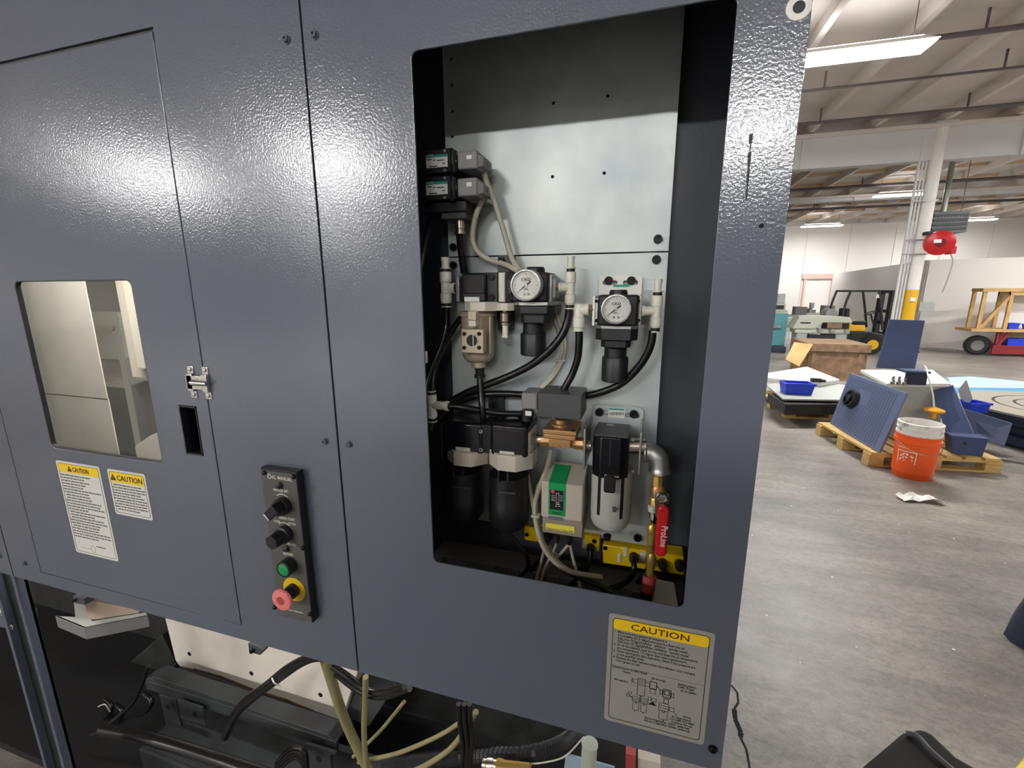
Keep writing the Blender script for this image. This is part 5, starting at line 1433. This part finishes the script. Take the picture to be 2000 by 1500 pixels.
# chipboard crate and leaning plywood
t = thing('chipboard_crate', 'brown chipboard crate with a separate lid', 'crate', (3.25, 8.7, 0))
MB().box(2.80, 3.68, 8.3, 9.2, .0, .50).build('crate_body', M['chip'], t, 0, .004)
MB().box(2.77, 3.71, 8.27, 9.23, .505, .64).build('crate_lid', M['chip'], t, 0, .004)
for x in (2.86, 3.55):
    MB().box(x, x + .08, 8.285, 8.30, .02, .49).build('crate_batten', M['chip'], t, 0)
q = [pt(1534, 702, Y=8.12), pt(1561, 716, Y=8.05), pt(1588, 673, Y=8.25), pt(1551, 669, Y=8.27)]
MB().slab(q, (.2, 1, .3), .02).build('plywood_flap', M['ply'], t, 0, .003, label='tilted pale plywood flap')

# grey electrical cabinet and things stacked on it
t = thing('grey_cabinet', 'grey cabinet with white top lying on the pine pallet', 'cabinet', (2.65, 4.6, .13))
q = [pt(1732, 749, Z=.672), pt(1857, 749, Z=.672), pt(1822, 722, Z=.672), pt(1681, 722, Z=.672)]; cq = sum(q, Vector()) / 4
MB().slab(q, (0, 0, -1), .036).build('cabinet_top', M['offwhite'], t, 0, .006)
q = [cq + (p - cq) * .95 for p in q]; q = [Vector((p.x, p.y, .635)) for p in q]
MB().slab(q, (0, 0, -1), .504).build('cabinet_body', M['greyenamel'], t, 0, .006)
q = [pt(1713, 719, Z=.673), pt(1787, 722, Z=.673)]; yy_ = q[0].y
q = [pt(1738, 624, Y=yy_ + .06), pt(1807, 626, Y=yy_ + .06), q[1], q[0]]
o = MB().slab(q, (0, 1, 0), .03).build('sheet_metal_cover', M['navy'], None, 0, .004); tag(o, 'tall navy blue sheet metal cover standing on the grey cabinet', 'cover')
t = thing('blue_bracket', 'small folded navy bracket on top of the grey cabinet', 'bracket', (2.75, 4.4, .672))
x0, x1 = pt(1762, 715, Y=4.45).x, pt(1812, 715, Y=4.45).x
MB().box(x0, x1, 4.38, 4.54, .79, .81).build('bracket_top', M['navy'], t, 0, .003)
MB().box(x0 + .03, x1, 4.42, 4.44, .673, .79).build('bracket_web', M['navydark'], t, 0, .003)
t = thing('metal_fittings', 'cluster of bright metal fittings on the grey cabinet', 'fittings', (2.52, 4.4, .672))
for i in range(5):
    x = pt(1745 + i * 6, 735, Y=4.4).x; MB().lathe((x, 4.4 + (i % 2) * .04, .673), (0, 0, 1), [(.016, 0), (.016, .03), (.009, .035), (.009, .07)], 10).build('fitting', M['steel'], t)
# perforated panel with fan, leaning
b0 = pt(1621, 827, Z=.135); b1 = pt(1716, 884, Z=.135)
t0 = pt(1660, 728, X=b0.x + .17); pn_ = (b1 - b0).cross(t0 - b0); t1 = pt(1770, 768, X=b1.x); d1_ = (t1 - CAM).normalized(); t1 = CAM + d1_ * ((b0 - CAM).dot(pn_) / d1_.dot(pn_))
PN = thing('perforated_panel', 'blue grey perforated panel leaning on the grey cabinet with a black fan', 'panel', (b0 + b1) / 2)
M['perf'] = mat('blue_grey_panel_paint', rgb(98, 110, 140), .45)
MB().slab([b0, b1, t1, t0], (1, .1, -.2), .02).build('panel_sheet', M['perf'], PN, 0, .003)
ex = (b1 - b0); ez = (t0 - b0); nn = ex.cross(ez).normalized()
if nn.x > 0: nn = -nn
lv = MB()
for r_ in range(26):
    for c_ in range(20):
        u, v_ = .06 + c_ * .044, .05 + r_ * .035
        ezz = ez.lerp(t1 - b1, u); p = b0 + ex * u + ezz * v_ + nn * .001
        if .32 < u < .5 and .55 < v_ < .8: continue
        du, dv = ex * .013, ezz * .006
        lv.add([p - du - dv, p + du - dv, p + du + dv, p - du + dv], [(0, 1, 2, 3)])
o = lv.build('vent_slots', M['navydark'], PN, 0); o['kind'] = 'stuff'
fc = pt(1667, 780, X=(b0.x + b1.x) / 2 + .08)
MB().lathe(fc, nn, [(.09, -.01), (.09, .05), (.075, .05), (.075, .01)], 20).build('fan_ring', M['fblack'], PN)
for k in range(5):
    a = k * 2 * PI / 5; u_, v2, _ = frame(nn)
    c2 = fc + nn * .03; d1 = (u_ * math.cos(a) + v2 * math.sin(a)); d2 = (u_ * math.cos(a + .6) + v2 * math.sin(a + .6))
    MB().add([c2, c2 + d1 * .075, c2 + d2 * .075 + nn * .02], [(0, 1, 2)]).build('fan_blade', M['fblack'], PN, 0)
MB().lathe(fc, nn, [(.03, 0), (.03, .055)], 12).build('fan_hub', M['fblack'], PN)
# folded blue guards
q = [pt(1822, 764, Y=4.55), pt(1862, 753, Y=4.6), pt(1903, 850, Y=4.2), pt(1858, 880, Y=4.15)]
o = MB().slab(q, (.5, 1, .2), .03).build('blue_guard', M['navy'], None, 0, .004); tag(o, 'long navy guard sheet leaning right of the grey cabinet', 'guard')
t = thing('blue_guard_box', 'short navy guard box standing at the pallet end', 'guard', (2.85, 4.1, .13))
bl_, br_ = pt(1860, 886, Z=.132), pt(1919, 892, Z=.132)
q = [pt(1858, 851, Y=bl_.y), pt(1932, 857, Y=br_.y), br_, bl_]
MB().slab(q, (.1, 1, 0), .12).build('guard_shell', M['navy'], t, 0, .005)
bolt(1884, 866, bl_.y - .001, .014, t, 'fblack', .01)
t = thing('warning_lamp', 'yellow cone shaped lamp hanging on a white cord from the cabinet', 'lamp', pt(1825, 815, Y=4.2))
a = pt(1825, 802, Y=4.2)
MB().lathe(a, (0, 0, -1), [(.018, -.03), (.07, -.01), (.075, .0), (.07, .008), (.02, .015), (.02, .07)], 20).build('lamp_cone', mat('amber_plastic', rgb(240, 170, 30), .4), t)
MB().tube([a, pt(1822, 770, Y=4.25), pt(1814, 740, Y=4.3), pt(1810, 722, Y=4.4), pt(1806, 714, Y=4.45)], .006, 6).build('lamp_cord', M['offwhite'], t)

# nested buckets
bc_ = pt(1766, 924, Z=0); bc_ = Vector((2.26, 3.80, 0))
t = thing('orange_bucket', 'orange bucket with white outlined mark on the concrete', 'bucket', bc_)
MB().lathe(bc_, (0, 0, 1), [(.128, 0), (.131, .004), (.146, .30), (.154, .305), (.154, .335), (.148, .338), (.152, .37), (.144, .372), (.138, .05)], 36, cap=True).build('bucket_shell', M['orange'], t)
bw_ = MB()


def onb(ang, z, off=.0015):
    r = .131 + (z - .004) * .0507 + off
    a = math.radians(ang); return Vector((bc_.x + r * math.cos(a), bc_.y + r * math.sin(a), z))


def patch(a0, a1, z0, z1):
    k = max(2, int(abs(a1 - a0) / 6) + 1)
    for i in range(k):
        p, q_ = a0 + (a1 - a0) * i / k, a0 + (a1 - a0) * (i + 1) / k
        bw_.add([onb(p, z0), onb(q_, z0), onb(q_, z1), onb(p, z1)], [(0, 1, 2, 3)])


A0 = -165; A1 = -112
patch(A0, A1, .06, .066); patch(A0, A1, .232, .238); patch(A0, A0 + 2.5, .06, .238); patch(A1 - 2.5, A1, .06, .238)
for k in range(5):
    z = .085 + k * .028
    bw_.add([onb(A0 + 8, z - .02), onb(A0 + 22, z + .012), onb(A0 + 22, z + .026), onb(A0 + 8, z - .006)], [(0, 1, 2, 3)])
    bw_.add([onb(A0 + 25, z + .012), onb(A1 - 8, z - .01), onb(A1 - 8, z + .004), onb(A0 + 25, z + .026)], [(0, 1, 2, 3)])
patch(A0 - 2, A0 + 30, .262, .268)
bw_.build('printed_mark', M['inkwhite'], t)
MB().tube([onb(-170, .31, .01), onb(-130, .26, .02), onb(-90, .235, .025), onb(-50, .255, .02), onb(-15, .31, .01)], .0025, 6).build('bail_handle', M['zinc'], t)
tw = thing('white_bucket', 'dirty white bucket nested inside the orange bucket', 'bucket', bc_ + Vector((0, 0, .06)))
M['dirtywhite'] = mat('dirty_white_plastic', rgb(226, 224, 216), .5, var=rgb(140, 134, 124), vscale=14, vlo=.55, vhi=.75)
MB().lathe(bc_, (0, 0, 1), [(.12, .06), (.136, .36), (.150, .375), (.150, .39), (.143, .392), (.150, .42), (.150, .432), (.144, .434), (.150, .462), (.148, .47), (.138, .474), (.130, .45), (.122, .40)], 36).build('bucket_shell', M['dirtywhite'], tw)
M['cake'] = mat('dried_plaster', rgb(206, 202, 192), .8, var=rgb(120, 112, 102), vscale=20)
MB().lathe(bc_ + Vector((0, 0, .40)), (0, 0, 1), [(.122, 0), (.11, .02), (.05, .03), (.01, .025)], 24).build('dried_filling', M['cake'], tw)

# blue ring machine table at the right
RT = thing('round_table_base', 'dark blue round machine table with tan top lying on the floor', 'machine table', (4.15, 5.35, 0))
c3 = Vector((4.28, 5.28, 0))
MB().lathe(c3, (0, 0, 1), [(.80, .03), (.80, .12), (.74, .14), (.74, .22), (.86, .24), (.88, .335)], 48).build('table_skirt', M['navydark'], RT)
MB().lathe(c3, (0, 0, 1), [(.86, .335), (.86, .352), (.70, .354)], 48).build('table_top', mat('tan_table_top', rgb(150, 144, 132), .6), RT)
for r in (.56, .40):
    MB().lathe(c3, (0, 0, 1), [(r, .3542), (r + .025, .3545)], 48, cap=False).build('groove_ring', M['fblack'], RT)
q = [pt(1880, 797, Y=4.62), pt(1978, 827, Y=4.55), pt(1962, 872, Y=4.5), pt(1892, 850, Y=4.62)]
o = MB().slab(q, (0, 1, 0), .025).build('blue_side_sheet', mat('light_navy_paint', rgb(82, 94, 128), .45), None, 0, .003); tag(o, 'blue grey side sheet between the pallet and the round table', 'sheet')
o = flat('light_blue_board', [(1850, 737), (1895, 735), (1960, 741), (2030, 748), (2030, 758), (1860, 757)], .12, .02, 'lightblue'); tag(o, 'pale blue board lying flat beyond the round table', 'board')
o = flat('sky_blue_plank', [(1862, 757), (2030, 759), (2030, 770), (1864, 768)], .11, .1, 'skyblue'); tag(o, 'bright sky blue plank along the pale blue board', 'plank')
blue_bin('bright blue bin wedged behind the navy guard', pt(1897, 803, Z=.356), .3, .2, .16, .1)
ob_ = pt(1884, 800, Z=.357)
o = MB().slab([pt(1872, 762, Y=ob_.y + .02), pt(1888, 742, Y=ob_.y + .04), pt(1900, 778, Y=ob_.y + .02), ob_], (.3, 1, 0), .02).build('metal_offcut', M['zinc'], None, 0, .002); tag(o, 'bent metal offcut standing beside the blue bin on the round table', 'offcut')

# black seat and yellow edge at the bottom right, dark bag at the edge
CHR = thing('folding_step', 'black moulded seat back at the bottom right corner', 'seat', pt(1800, 1500, Z=.35))
bk = [(1672, 1512), (1690, 1488), (1762, 1428), (1800, 1420), (1822, 1432), (1868, 1476), (1918, 1504), (1930, 1530), (1700, 1540)]
q = [pt(a, b, Z=.45) for a, b in bk]; n = len(q)
MB().add([*q, *[p - Vector((0, 0, .06)) for p in q]], [list(range(n)), list(range(2 * n - 1, n - 1, -1))] + [[(i + 1) % n, i, n + i, n + (i + 1) % n] for i in range(n)]).build('seat_shell', M['deepblack'], CHR, 0, .012)
MB().tube([pt(1770, 1432, Z=.455), pt(1792, 1438, Z=.46), pt(1820, 1468, Z=.46), pt(1868, 1510, Z=.455)], .006, 8).build('seat_ridge', M['coildark'], CHR)
for (a, b) in ((1790, 1450), (1720, 1530), (1890, 1530)):
    p = pt(a, b, Z=.4); MB().cyl((p.x, p.y, 0), (p.x, p.y, .4), .014, n=10).build('leg', M['black'], CHR)
t = thing('yellow_step', 'yellow plastic corner at the very bottom right', 'step', pt(1995, 1500, Z=.3))
q = [pt(1980, 1500, Z=.4), pt(2010, 1462, Z=.4), pt(2060, 1480, Z=.4), pt(2040, 1540, Z=.4)]
MB().slab(q, (0, 0, -1), .4).build('step_body', M['yellow'], t, 0, .01)
t = thing('dark_bag', 'dark blue bag just entering at the right edge', 'bag', (1.95, 1.72, 0))
b = MB()
for j in range(7):
    for i in range(16):
        a = 2 * PI * i / 16; h = j / 6; r = .17 * (1 - .35 * h ** 2) * (1 + .05 * math.sin(3 * a + j))
        b.v.append(Vector((1.83 + r * math.cos(a), 1.72 + r * .7 * math.sin(a), .001 + h * .36)))
for j in range(6):
    for i in range(16): b.f.append([j * 16 + i, j * 16 + (i + 1) % 16, (j + 1) * 16 + (i + 1) % 16, (j + 1) * 16 + i])
b.f.append(list(range(16))[::-1]); b.f.append([96 + i for i in range(16)])
b.build('bag_body', M['navydark'], t)

# ------------------------------------------------------------------ column with conduits, reel, heater
CX, CY = 5.72, 11.68
t = thing('steel_column', 'white round steel column with yellow foot and conduits', 'column', (CX, CY, 0), kind='thing')
MB().cyl((CX, CY, .9), (CX, CY, 4.93), .115, n=24).build('column_shaft', M['offwhite'], t)
MB().cyl((CX, CY, 0), (CX, CY, 1.55), .119, n=24).build('yellow_foot', M['fyellow'], t)
MB().box(CX - .2, CX + .2, CY - .2, CY + .2, 0, .03).build('base_plate', M['greyenamel'], t, 0)
MB().box(CX - .19, CX + .19, CY - .19, CY + .19, 4.9, 4.94).build('cap_plate', M['girder'], t, 0)
for dx in (-.17, -.23, -.30):
    MB().cyl((CX + dx, CY - .03, .5), (CX + dx, CY - .03, 4.9), .02 if dx > -.28 else .028, n=10).build('conduit', M['girder'], t)
for z in (2.3, 2.6, 3.4):
    MB().box(CX - .34, CX + .12, CY - .13, CY - .11, z, z + .02).build('conduit_strap', M['zinc'], t, 0)
MB().box(CX + .14, CX + .42, CY - .1, CY + .0, 1.08, 1.28).build('junction_box', M['greyenamel'], t, 0, .005)
MB().box(CX - .08, CX + .02, CY - .16, CY - .11, 1.3, 1.38).build('outlet_box', M['offwhite'], t, 0, .005)
HR = thing('hose_reel', 'red hose reel hanging on the column with its hose dangling', 'hose reel', (5.86, 11.25, 2.3))
hc = Vector((5.86, 11.28, 2.50))
MB().lathe(hc + Vector((-.05, -.12, 0)), (.3, 1, .1), [(.05, -.02), (.22, 0), (.245, .02), (.25, .12), (.245, .2), (.22, .22), (.05, .24)], 28).build('reel_drum', M['red'], HR)
MB().lathe(hc + Vector((-.06, -.15, 0)), (.3, 1, .1), [(.09, 0), (.07, .03)], 16).build('reel_hub', mat('dark_red_plastic', rgb(120, 24, 30), .4), HR)
MB().box(hc.x - .19, hc.x - .06, hc.y - .172, hc.y - .165, hc.z + .0, hc.z + .07).build('reel_sticker', M['offwhite'], HR, 0)
MB().box(hc.x - .2, hc.x + .05, hc.y + .1, hc.y + .28, hc.z + .2, hc.z + .26).build('reel_bracket', M['fblack'], HR, 0)
MB().hexa([(hc.x + .10, hc.y - .14, hc.z - .02), (hc.x + .24, hc.y - .14, hc.z - .08), (hc.x + .24, hc.y - .14, hc.z - .22), (hc.x + .16, hc.y - .14, hc.z - .23),
           (hc.x + .10, hc.y + .08, hc.z - .02), (hc.x + .24, hc.y + .08, hc.z - .08), (hc.x + .24, hc.y + .08, hc.z - .22), (hc.x + .16, hc.y + .08, hc.z - .23)]).build('hose_guide', M['red'], HR, 0, .01)
MB().tube([hc + Vector((.2, -.05, -.22)), hc + Vector((.26, -.05, -.4)), hc + Vector((.22, -.05, -.8)), hc + Vector((.18, -.05, -1.0))], .012, 8).build('reel_hose', M['greyenamel'], HR)
HT = thing('unit_heater', 'grey louvred unit heater hanging from the roof near the column', 'heater', (7.3, 14.0, 3.0))
MB().box(6.93, 7.72, 14.0, 14.5, 2.98, 3.5).build('heater_case', mat('heater_grey', rgb(120, 124, 128), .5), HT, 0, .01)
for k in range(4):
    MB().box(6.97, 7.68, 13.97, 14.0, 3.04 + k * .11, 3.10 + k * .11).build('louvre', M['coildark'], HT, 0)
for k in range(9):
    MB().box(7.02 + k * .065, 7.05 + k * .065, 13.975, 13.99, 3.36, 3.40).build('vent_opening', M['offwhite'], HT, 0)
MB().cyl((7.28, 14.25, 3.5), (7.28, 14.25, HZ), .06, n=14).build('flue_pipe', M['zinc'], HT)
for x in (7.0, 7.65): MB().cyl((x, 14.25, 3.5), (x, 14.25, HZ), .008, n=6).build('hanger_rod', M['pipe'], HT)

# ------------------------------------------------------------------ forklift
fb = M['fblack']
FK = thing('forklift', 'yellow and black forklift truck beyond the chipboard crate', 'forklift', (5.25, 12.7, 0), rot=(0, 0, 0))
fb = M['fblack']
MB().prism([(-.62, .22), (.36, .22), (.36, .5), (.05, .55), (-.62, .55)], -.42, .42).build('chassis', fb, FK, 0, .03)
MB().prism([(-.45, .55), (-.02, .55), (-.05, .70), (-.3, .70), (-.45, .80)], -.40, .40).build('hood', M['fyellow'], FK, 0, .03)
MB().prism([(-.70, .22), (-.40, .22), (-.40, .82), (-.66, .82), (-.72, .6)], -.45, .45).build('counterweight', fb, FK, 0, .03)
MB().box(-.40, .02, -.25, .25, .70, .80).build('seat', fb, FK, 0, .03)
MB().prism([(-.44, .78), (-.34, .78), (-.36, 1.1), (-.44, 1.1)], -.24, .24).build('seat_back', fb, FK, 0, .03)
for y in (-.42, .42):
    MB().tube([(-.58, y, .8), (-.55, y, 1.2), (-.48, y, 1.52)], .028, 8, 4).build('guard_post', fb, FK)
    MB().tube([(.30, y, .6), (.22, y, 1.0), (.10, y, 1.52)], .028, 8, 4).build('guard_post', fb, FK)
    MB().box(-.50, .14, y - .02, y + .02, 1.50, 1.545).build('roof_rail', fb, FK, 0)
for k in range(6):
    MB().box(-.48 + k * .115, -.44 + k * .115, -.42, .42, 1.51, 1.54).build('roof_bar', fb, FK, 0)
for y in (-.32, -.22, .22, .32):
    MB().box(.40, .50, y - .03, y + .03, .06, 1.52).build('mast_rail', fb, FK, 0, .005)
for z in (.2, .72, 1.0, 1.47):
    MB().box(.42, .48, -.34, .34, z, z + .07).build('mast_crossbar', fb, FK, 0)
for z in (.2, .42):
    MB().box(.5, .54, -.38, .38, z, z + .09).build('carriage_bar', fb, FK, 0)
for y in (-.25, .2):
    MB().box(.54, 1.2, y, y + .09, .05, .09).build('fork', fb, FK, 0, .005)
for x, y, r in ((.12, -.4, .24), (.12, .4, .24), (-.48, -.38, .2), (-.48, .38, .2)):
    w_ = MB().lathe((x, y - .09, r), (0, 1, 0), [(r * .5, 0), (r * .95, .0), (r, .03), (r, .15), (r * .95, .18), (r * .5, .18)], 22).build('wheel', M['tyre'], FK)
    MB().lathe((x, y - .095, r), (0, 1, 0), [(r * .5, 0), (r * .5, .19)], 16).build('wheel_rim', M['fyellow'], w_)
MB().tube([(.28, 0, .68), (.18, 0, .95)], .02, 8, 0).build('steering_column', fb, FK)
MB().lathe((.16, 0, .97), (-.4, 0, .9), [(.13, 0), (.14, .012), (.13, .024), (.115, .012), (.13, 0)], 20, cap=False).build('steering_wheel', fb, FK)
MB().cyl((-.68, -.05, .95), (-.68, .35, .95), .13, n=16).build('gas_cylinder', M['greyenamel'], FK)
MB().box(.05, .12, -.44, -.40, 1.36, 1.44).build('work_or_fill_light', M['offwhite'], FK, 0)

# ------------------------------------------------------------------ shop machines at the far left of the hall view
LA = thing('lathe', 'sage green lathe with long splash cover beyond the crate', 'lathe', (4.1, 12.0, 0), rot=(0, 0, 0))
MB().prism([(-.62, .62), (-.50, .92), (-.1, .95), (.55, .92), (.62, .78), (.0, .78), (-.1, .66), (-.2, .62)], -.25, .25).build('splash_cover', M['sage'], LA, 0, .03)
MB().box(-.55, .6, -.22, .22, .52, .62).build('lathe_bed', M['sage'], LA, 0, .02)
for x in (-.5, .32):
    MB().box(x, x + .24, -.2, .2, 0, .52).build('pedestal', M['greyenamel'], LA, 0, .02)
MB().box(-.25, .3, -.24, -.2, .3, .5).build('chip_pan', fb, LA, 0)
MB().box(-.47, -.25, -.26, -.25, .76, .79).build('name_strip', fb, LA, 0)
MB().box(.1, .4, -.26, -.24, .66, .78).build('tool_board', M['chip'], LA, 0)
for x in (-.05, .2, .5):
    MB().cyl((x, -.24, .6), (x, -.34, .6), .05, n=12).build('hand_wheel', M['zinc'], LA)
MM = thing('milling_machine', 'teal milling machine with grey head at the machine edge', 'milling machine', (3.25, 12.3, 0), rot=(0, 0, 0))
MB().box(-.35, .22, -.3, .3, 0, .16).build('base', M['navydark'], MM, 0, .02)
MB().box(-.12, .2, -.2, .3, .16, .98).build('column', M['teal2'], MM, 0, .02)
MB().box(-.36, -.08, -.2, .1, .35, .62).build('knee', M['teal2'], MM, 0, .02)
MB().box(-.45, .05, -.28, .06, .62, .68).build('table', M['zinc'], MM, 0)
MB().box(-.34, .2, -.18, .2, .86, 1.02).build('ram', M['sage'], MM, 0, .02)
MB().box(-.16, .12, -.2, .15, 1.02, 1.22).build('control_cabinet', M['sage'], MM, 0, .01)
MB().box(-.12, .08, -.22, -.2, 1.08, 1.18).build('control_screen', fb, MM, 0)
MB().box(-.06, .12, -.1, .12, 1.22, 1.46).build('motor_housing', M['greyenamel'], MM, 0, .02)
MB().cyl((-.28, -.05, .7), (-.28, -.05, .88), .05, n=12).build('spindle', M['zinc'], MM)
for i, (x, y, m_, lb) in enumerate(((3.9, 13.6, 'greyenamel', 'grey bench grinder bench behind the lathe'), (5.0, 14.9, 'sage', 'pale bench with machine parts behind the forklift'))):
    t = thing('work_bench', lb, 'bench', (x, y, 0), 'cluttered benches behind the lathe', rot=(0, 0, 0))
    MB().box(-.5, .5, -.25, .25, .82, .88).build('bench_top', M[m_], t, 0)
    for sx in (-.45, .39):
        for sy in (-.22, .16): MB().box(sx, sx + .06, sy, sy + .06, 0, .82).build('leg', fb, t, 0)
    MB().box(-.46, -.1, -.2, .2, .2, .6).build('drawer_unit', M['greyenamel'], t, 0)
    MB().lathe((-.2, 0, .88), (0, 0, 1), [(.12, 0), (.12, .1), (.06, .14), (.06, .3)], 14).build('grinder', M['zinc'], t)
    MB().box(.08, .36, -.15, .15, .88, 1.1).build('parts_box', M['coil'], t, 0)
DV = thing('door_frame', 'pink edged doorway frame on the far white wall', 'door frame', (9.0, 27.9, 0), rot=(0, 0, 0))
for x in (-.7, .62): MB().box(x, x + .1, -.05, .05, 0, 2.15).build('jamb', mat('pink_trim', rgb(226, 190, 176), .6), DV, 0)
MB().box(-.8, .8, -.05, .05, 2.15, 2.4).build('lintel', MATS['pink_trim'], DV, 0)

# ------------------------------------------------------------------ shelf, cart and tyre against the partition
SH = thing('timber_rack', 'raw pine rack frame with diagonal brace against the partition', 'rack', (8.1, 12.9, 0))
pn = M['ply']
for x in (7.62, 8.12):
    for y in (12.75, 13.1): MB().box(x, x + .07, y, y + .05, .62, 1.53).build('post', pn, SH, 0)
MB().box(7.58, 9.6, 12.72, 12.8, 1.5, 1.58).build('top_rail', pn, SH, 0)
MB().box(7.60, 7.68, 12.75, 13.15, 1.5, 1.58).build('top_rail', pn, SH, 0)
MB().box(8.12, 9.6, 12.74, 13.15, 1.42, 1.5).build('roof_board', pn, SH, 0)
MB().slab([(7.66, 12.76, .66), (7.75, 12.76, .64), (8.16, 12.76, 1.38), (8.14, 12.76, 1.46)], (0, 1, 0), .05).build('brace', pn, SH, 0)
MB().box(7.45, 9.6, 12.6, 13.2, .58, .64).build('shelf_board', M['ply'], SH, 0)
MB().box(8.2, 9.6, 13.12, 13.15, .64, 1.42).build('back_board', M['wallgrey'], SH, 0)
CT = thing('red_cart', 'dark red cart under the pine rack carrying bins', 'cart', (8.5, 12.9, 0))
MB().box(7.95, 9.6, 12.65, 13.15, .20, .26).build('deck', M['redpaint'], CT, 0)
for x in (8.0, 8.06, 9.4): MB().box(x, x + .05, 12.68, 12.73, .05, .57).build('post', M['redpaint'], CT, 0)
MB().slab([(8.0, 12.66, .26), (8.06, 12.66, .24), (8.24, 12.66, .55), (8.18, 12.66, .57)], (0, 1, 0), .04).build('brace', M['redpaint'], CT, 0)
MB().box(7.95, 9.6, 12.66, 12.7, .06, .2).build('skirt', M['redpaint'], CT, 0)
blue_bin('blue bin on the red cart deck', (8.4, 12.85, .26), 0, .34, .3, .16, 'bin', 'bins on the red cart')
blue_bin('red bin on the red cart deck', (8.85, 12.85, .26), 0, .36, .3, .16, 'red', 'bins on the red cart')
blue_bin('blue bin on the pine rack shelf, nearest the column', (8.32, 12.85, .64), 0, .2, .2, .14, 'bin', 'bins on the rack shelf')
blue_bin('blue bin on the pine rack shelf, at the photo edge', (8.72, 12.85, .64), 0, .3, .2, .12, 'bin', 'bins on the rack shelf')
TY = thing('cart_wheel', 'large black tyre leaning beside the red cart', 'tyre', (7.75, 12.95, 0))
MB().lathe((7.75, 12.8, .235), (.25, 1, 0), [(.13, 0), (.2, 0), (.235, .03), (.235, .13), (.2, .16), (.13, .16), (.13, 0)], 28, cap=False).build('tyre', M['tyre'], TY)
MB().lathe((7.75, 12.84, .235), (.25, 1, 0), [(.14, 0), (.14, .06)], 20).build('rim', M['coil'], TY)
o = MB().slab([(7.2, 13.75, 0), (7.7, 13.45, 0), (7.74, 13.52, 0), (7.24, 13.82, 0)], (0, 0, 1), .05).build('timber_plank', M['greyenamel'], None, 0); tag(o, 'grey plank lying at the foot of the partition', 'plank')
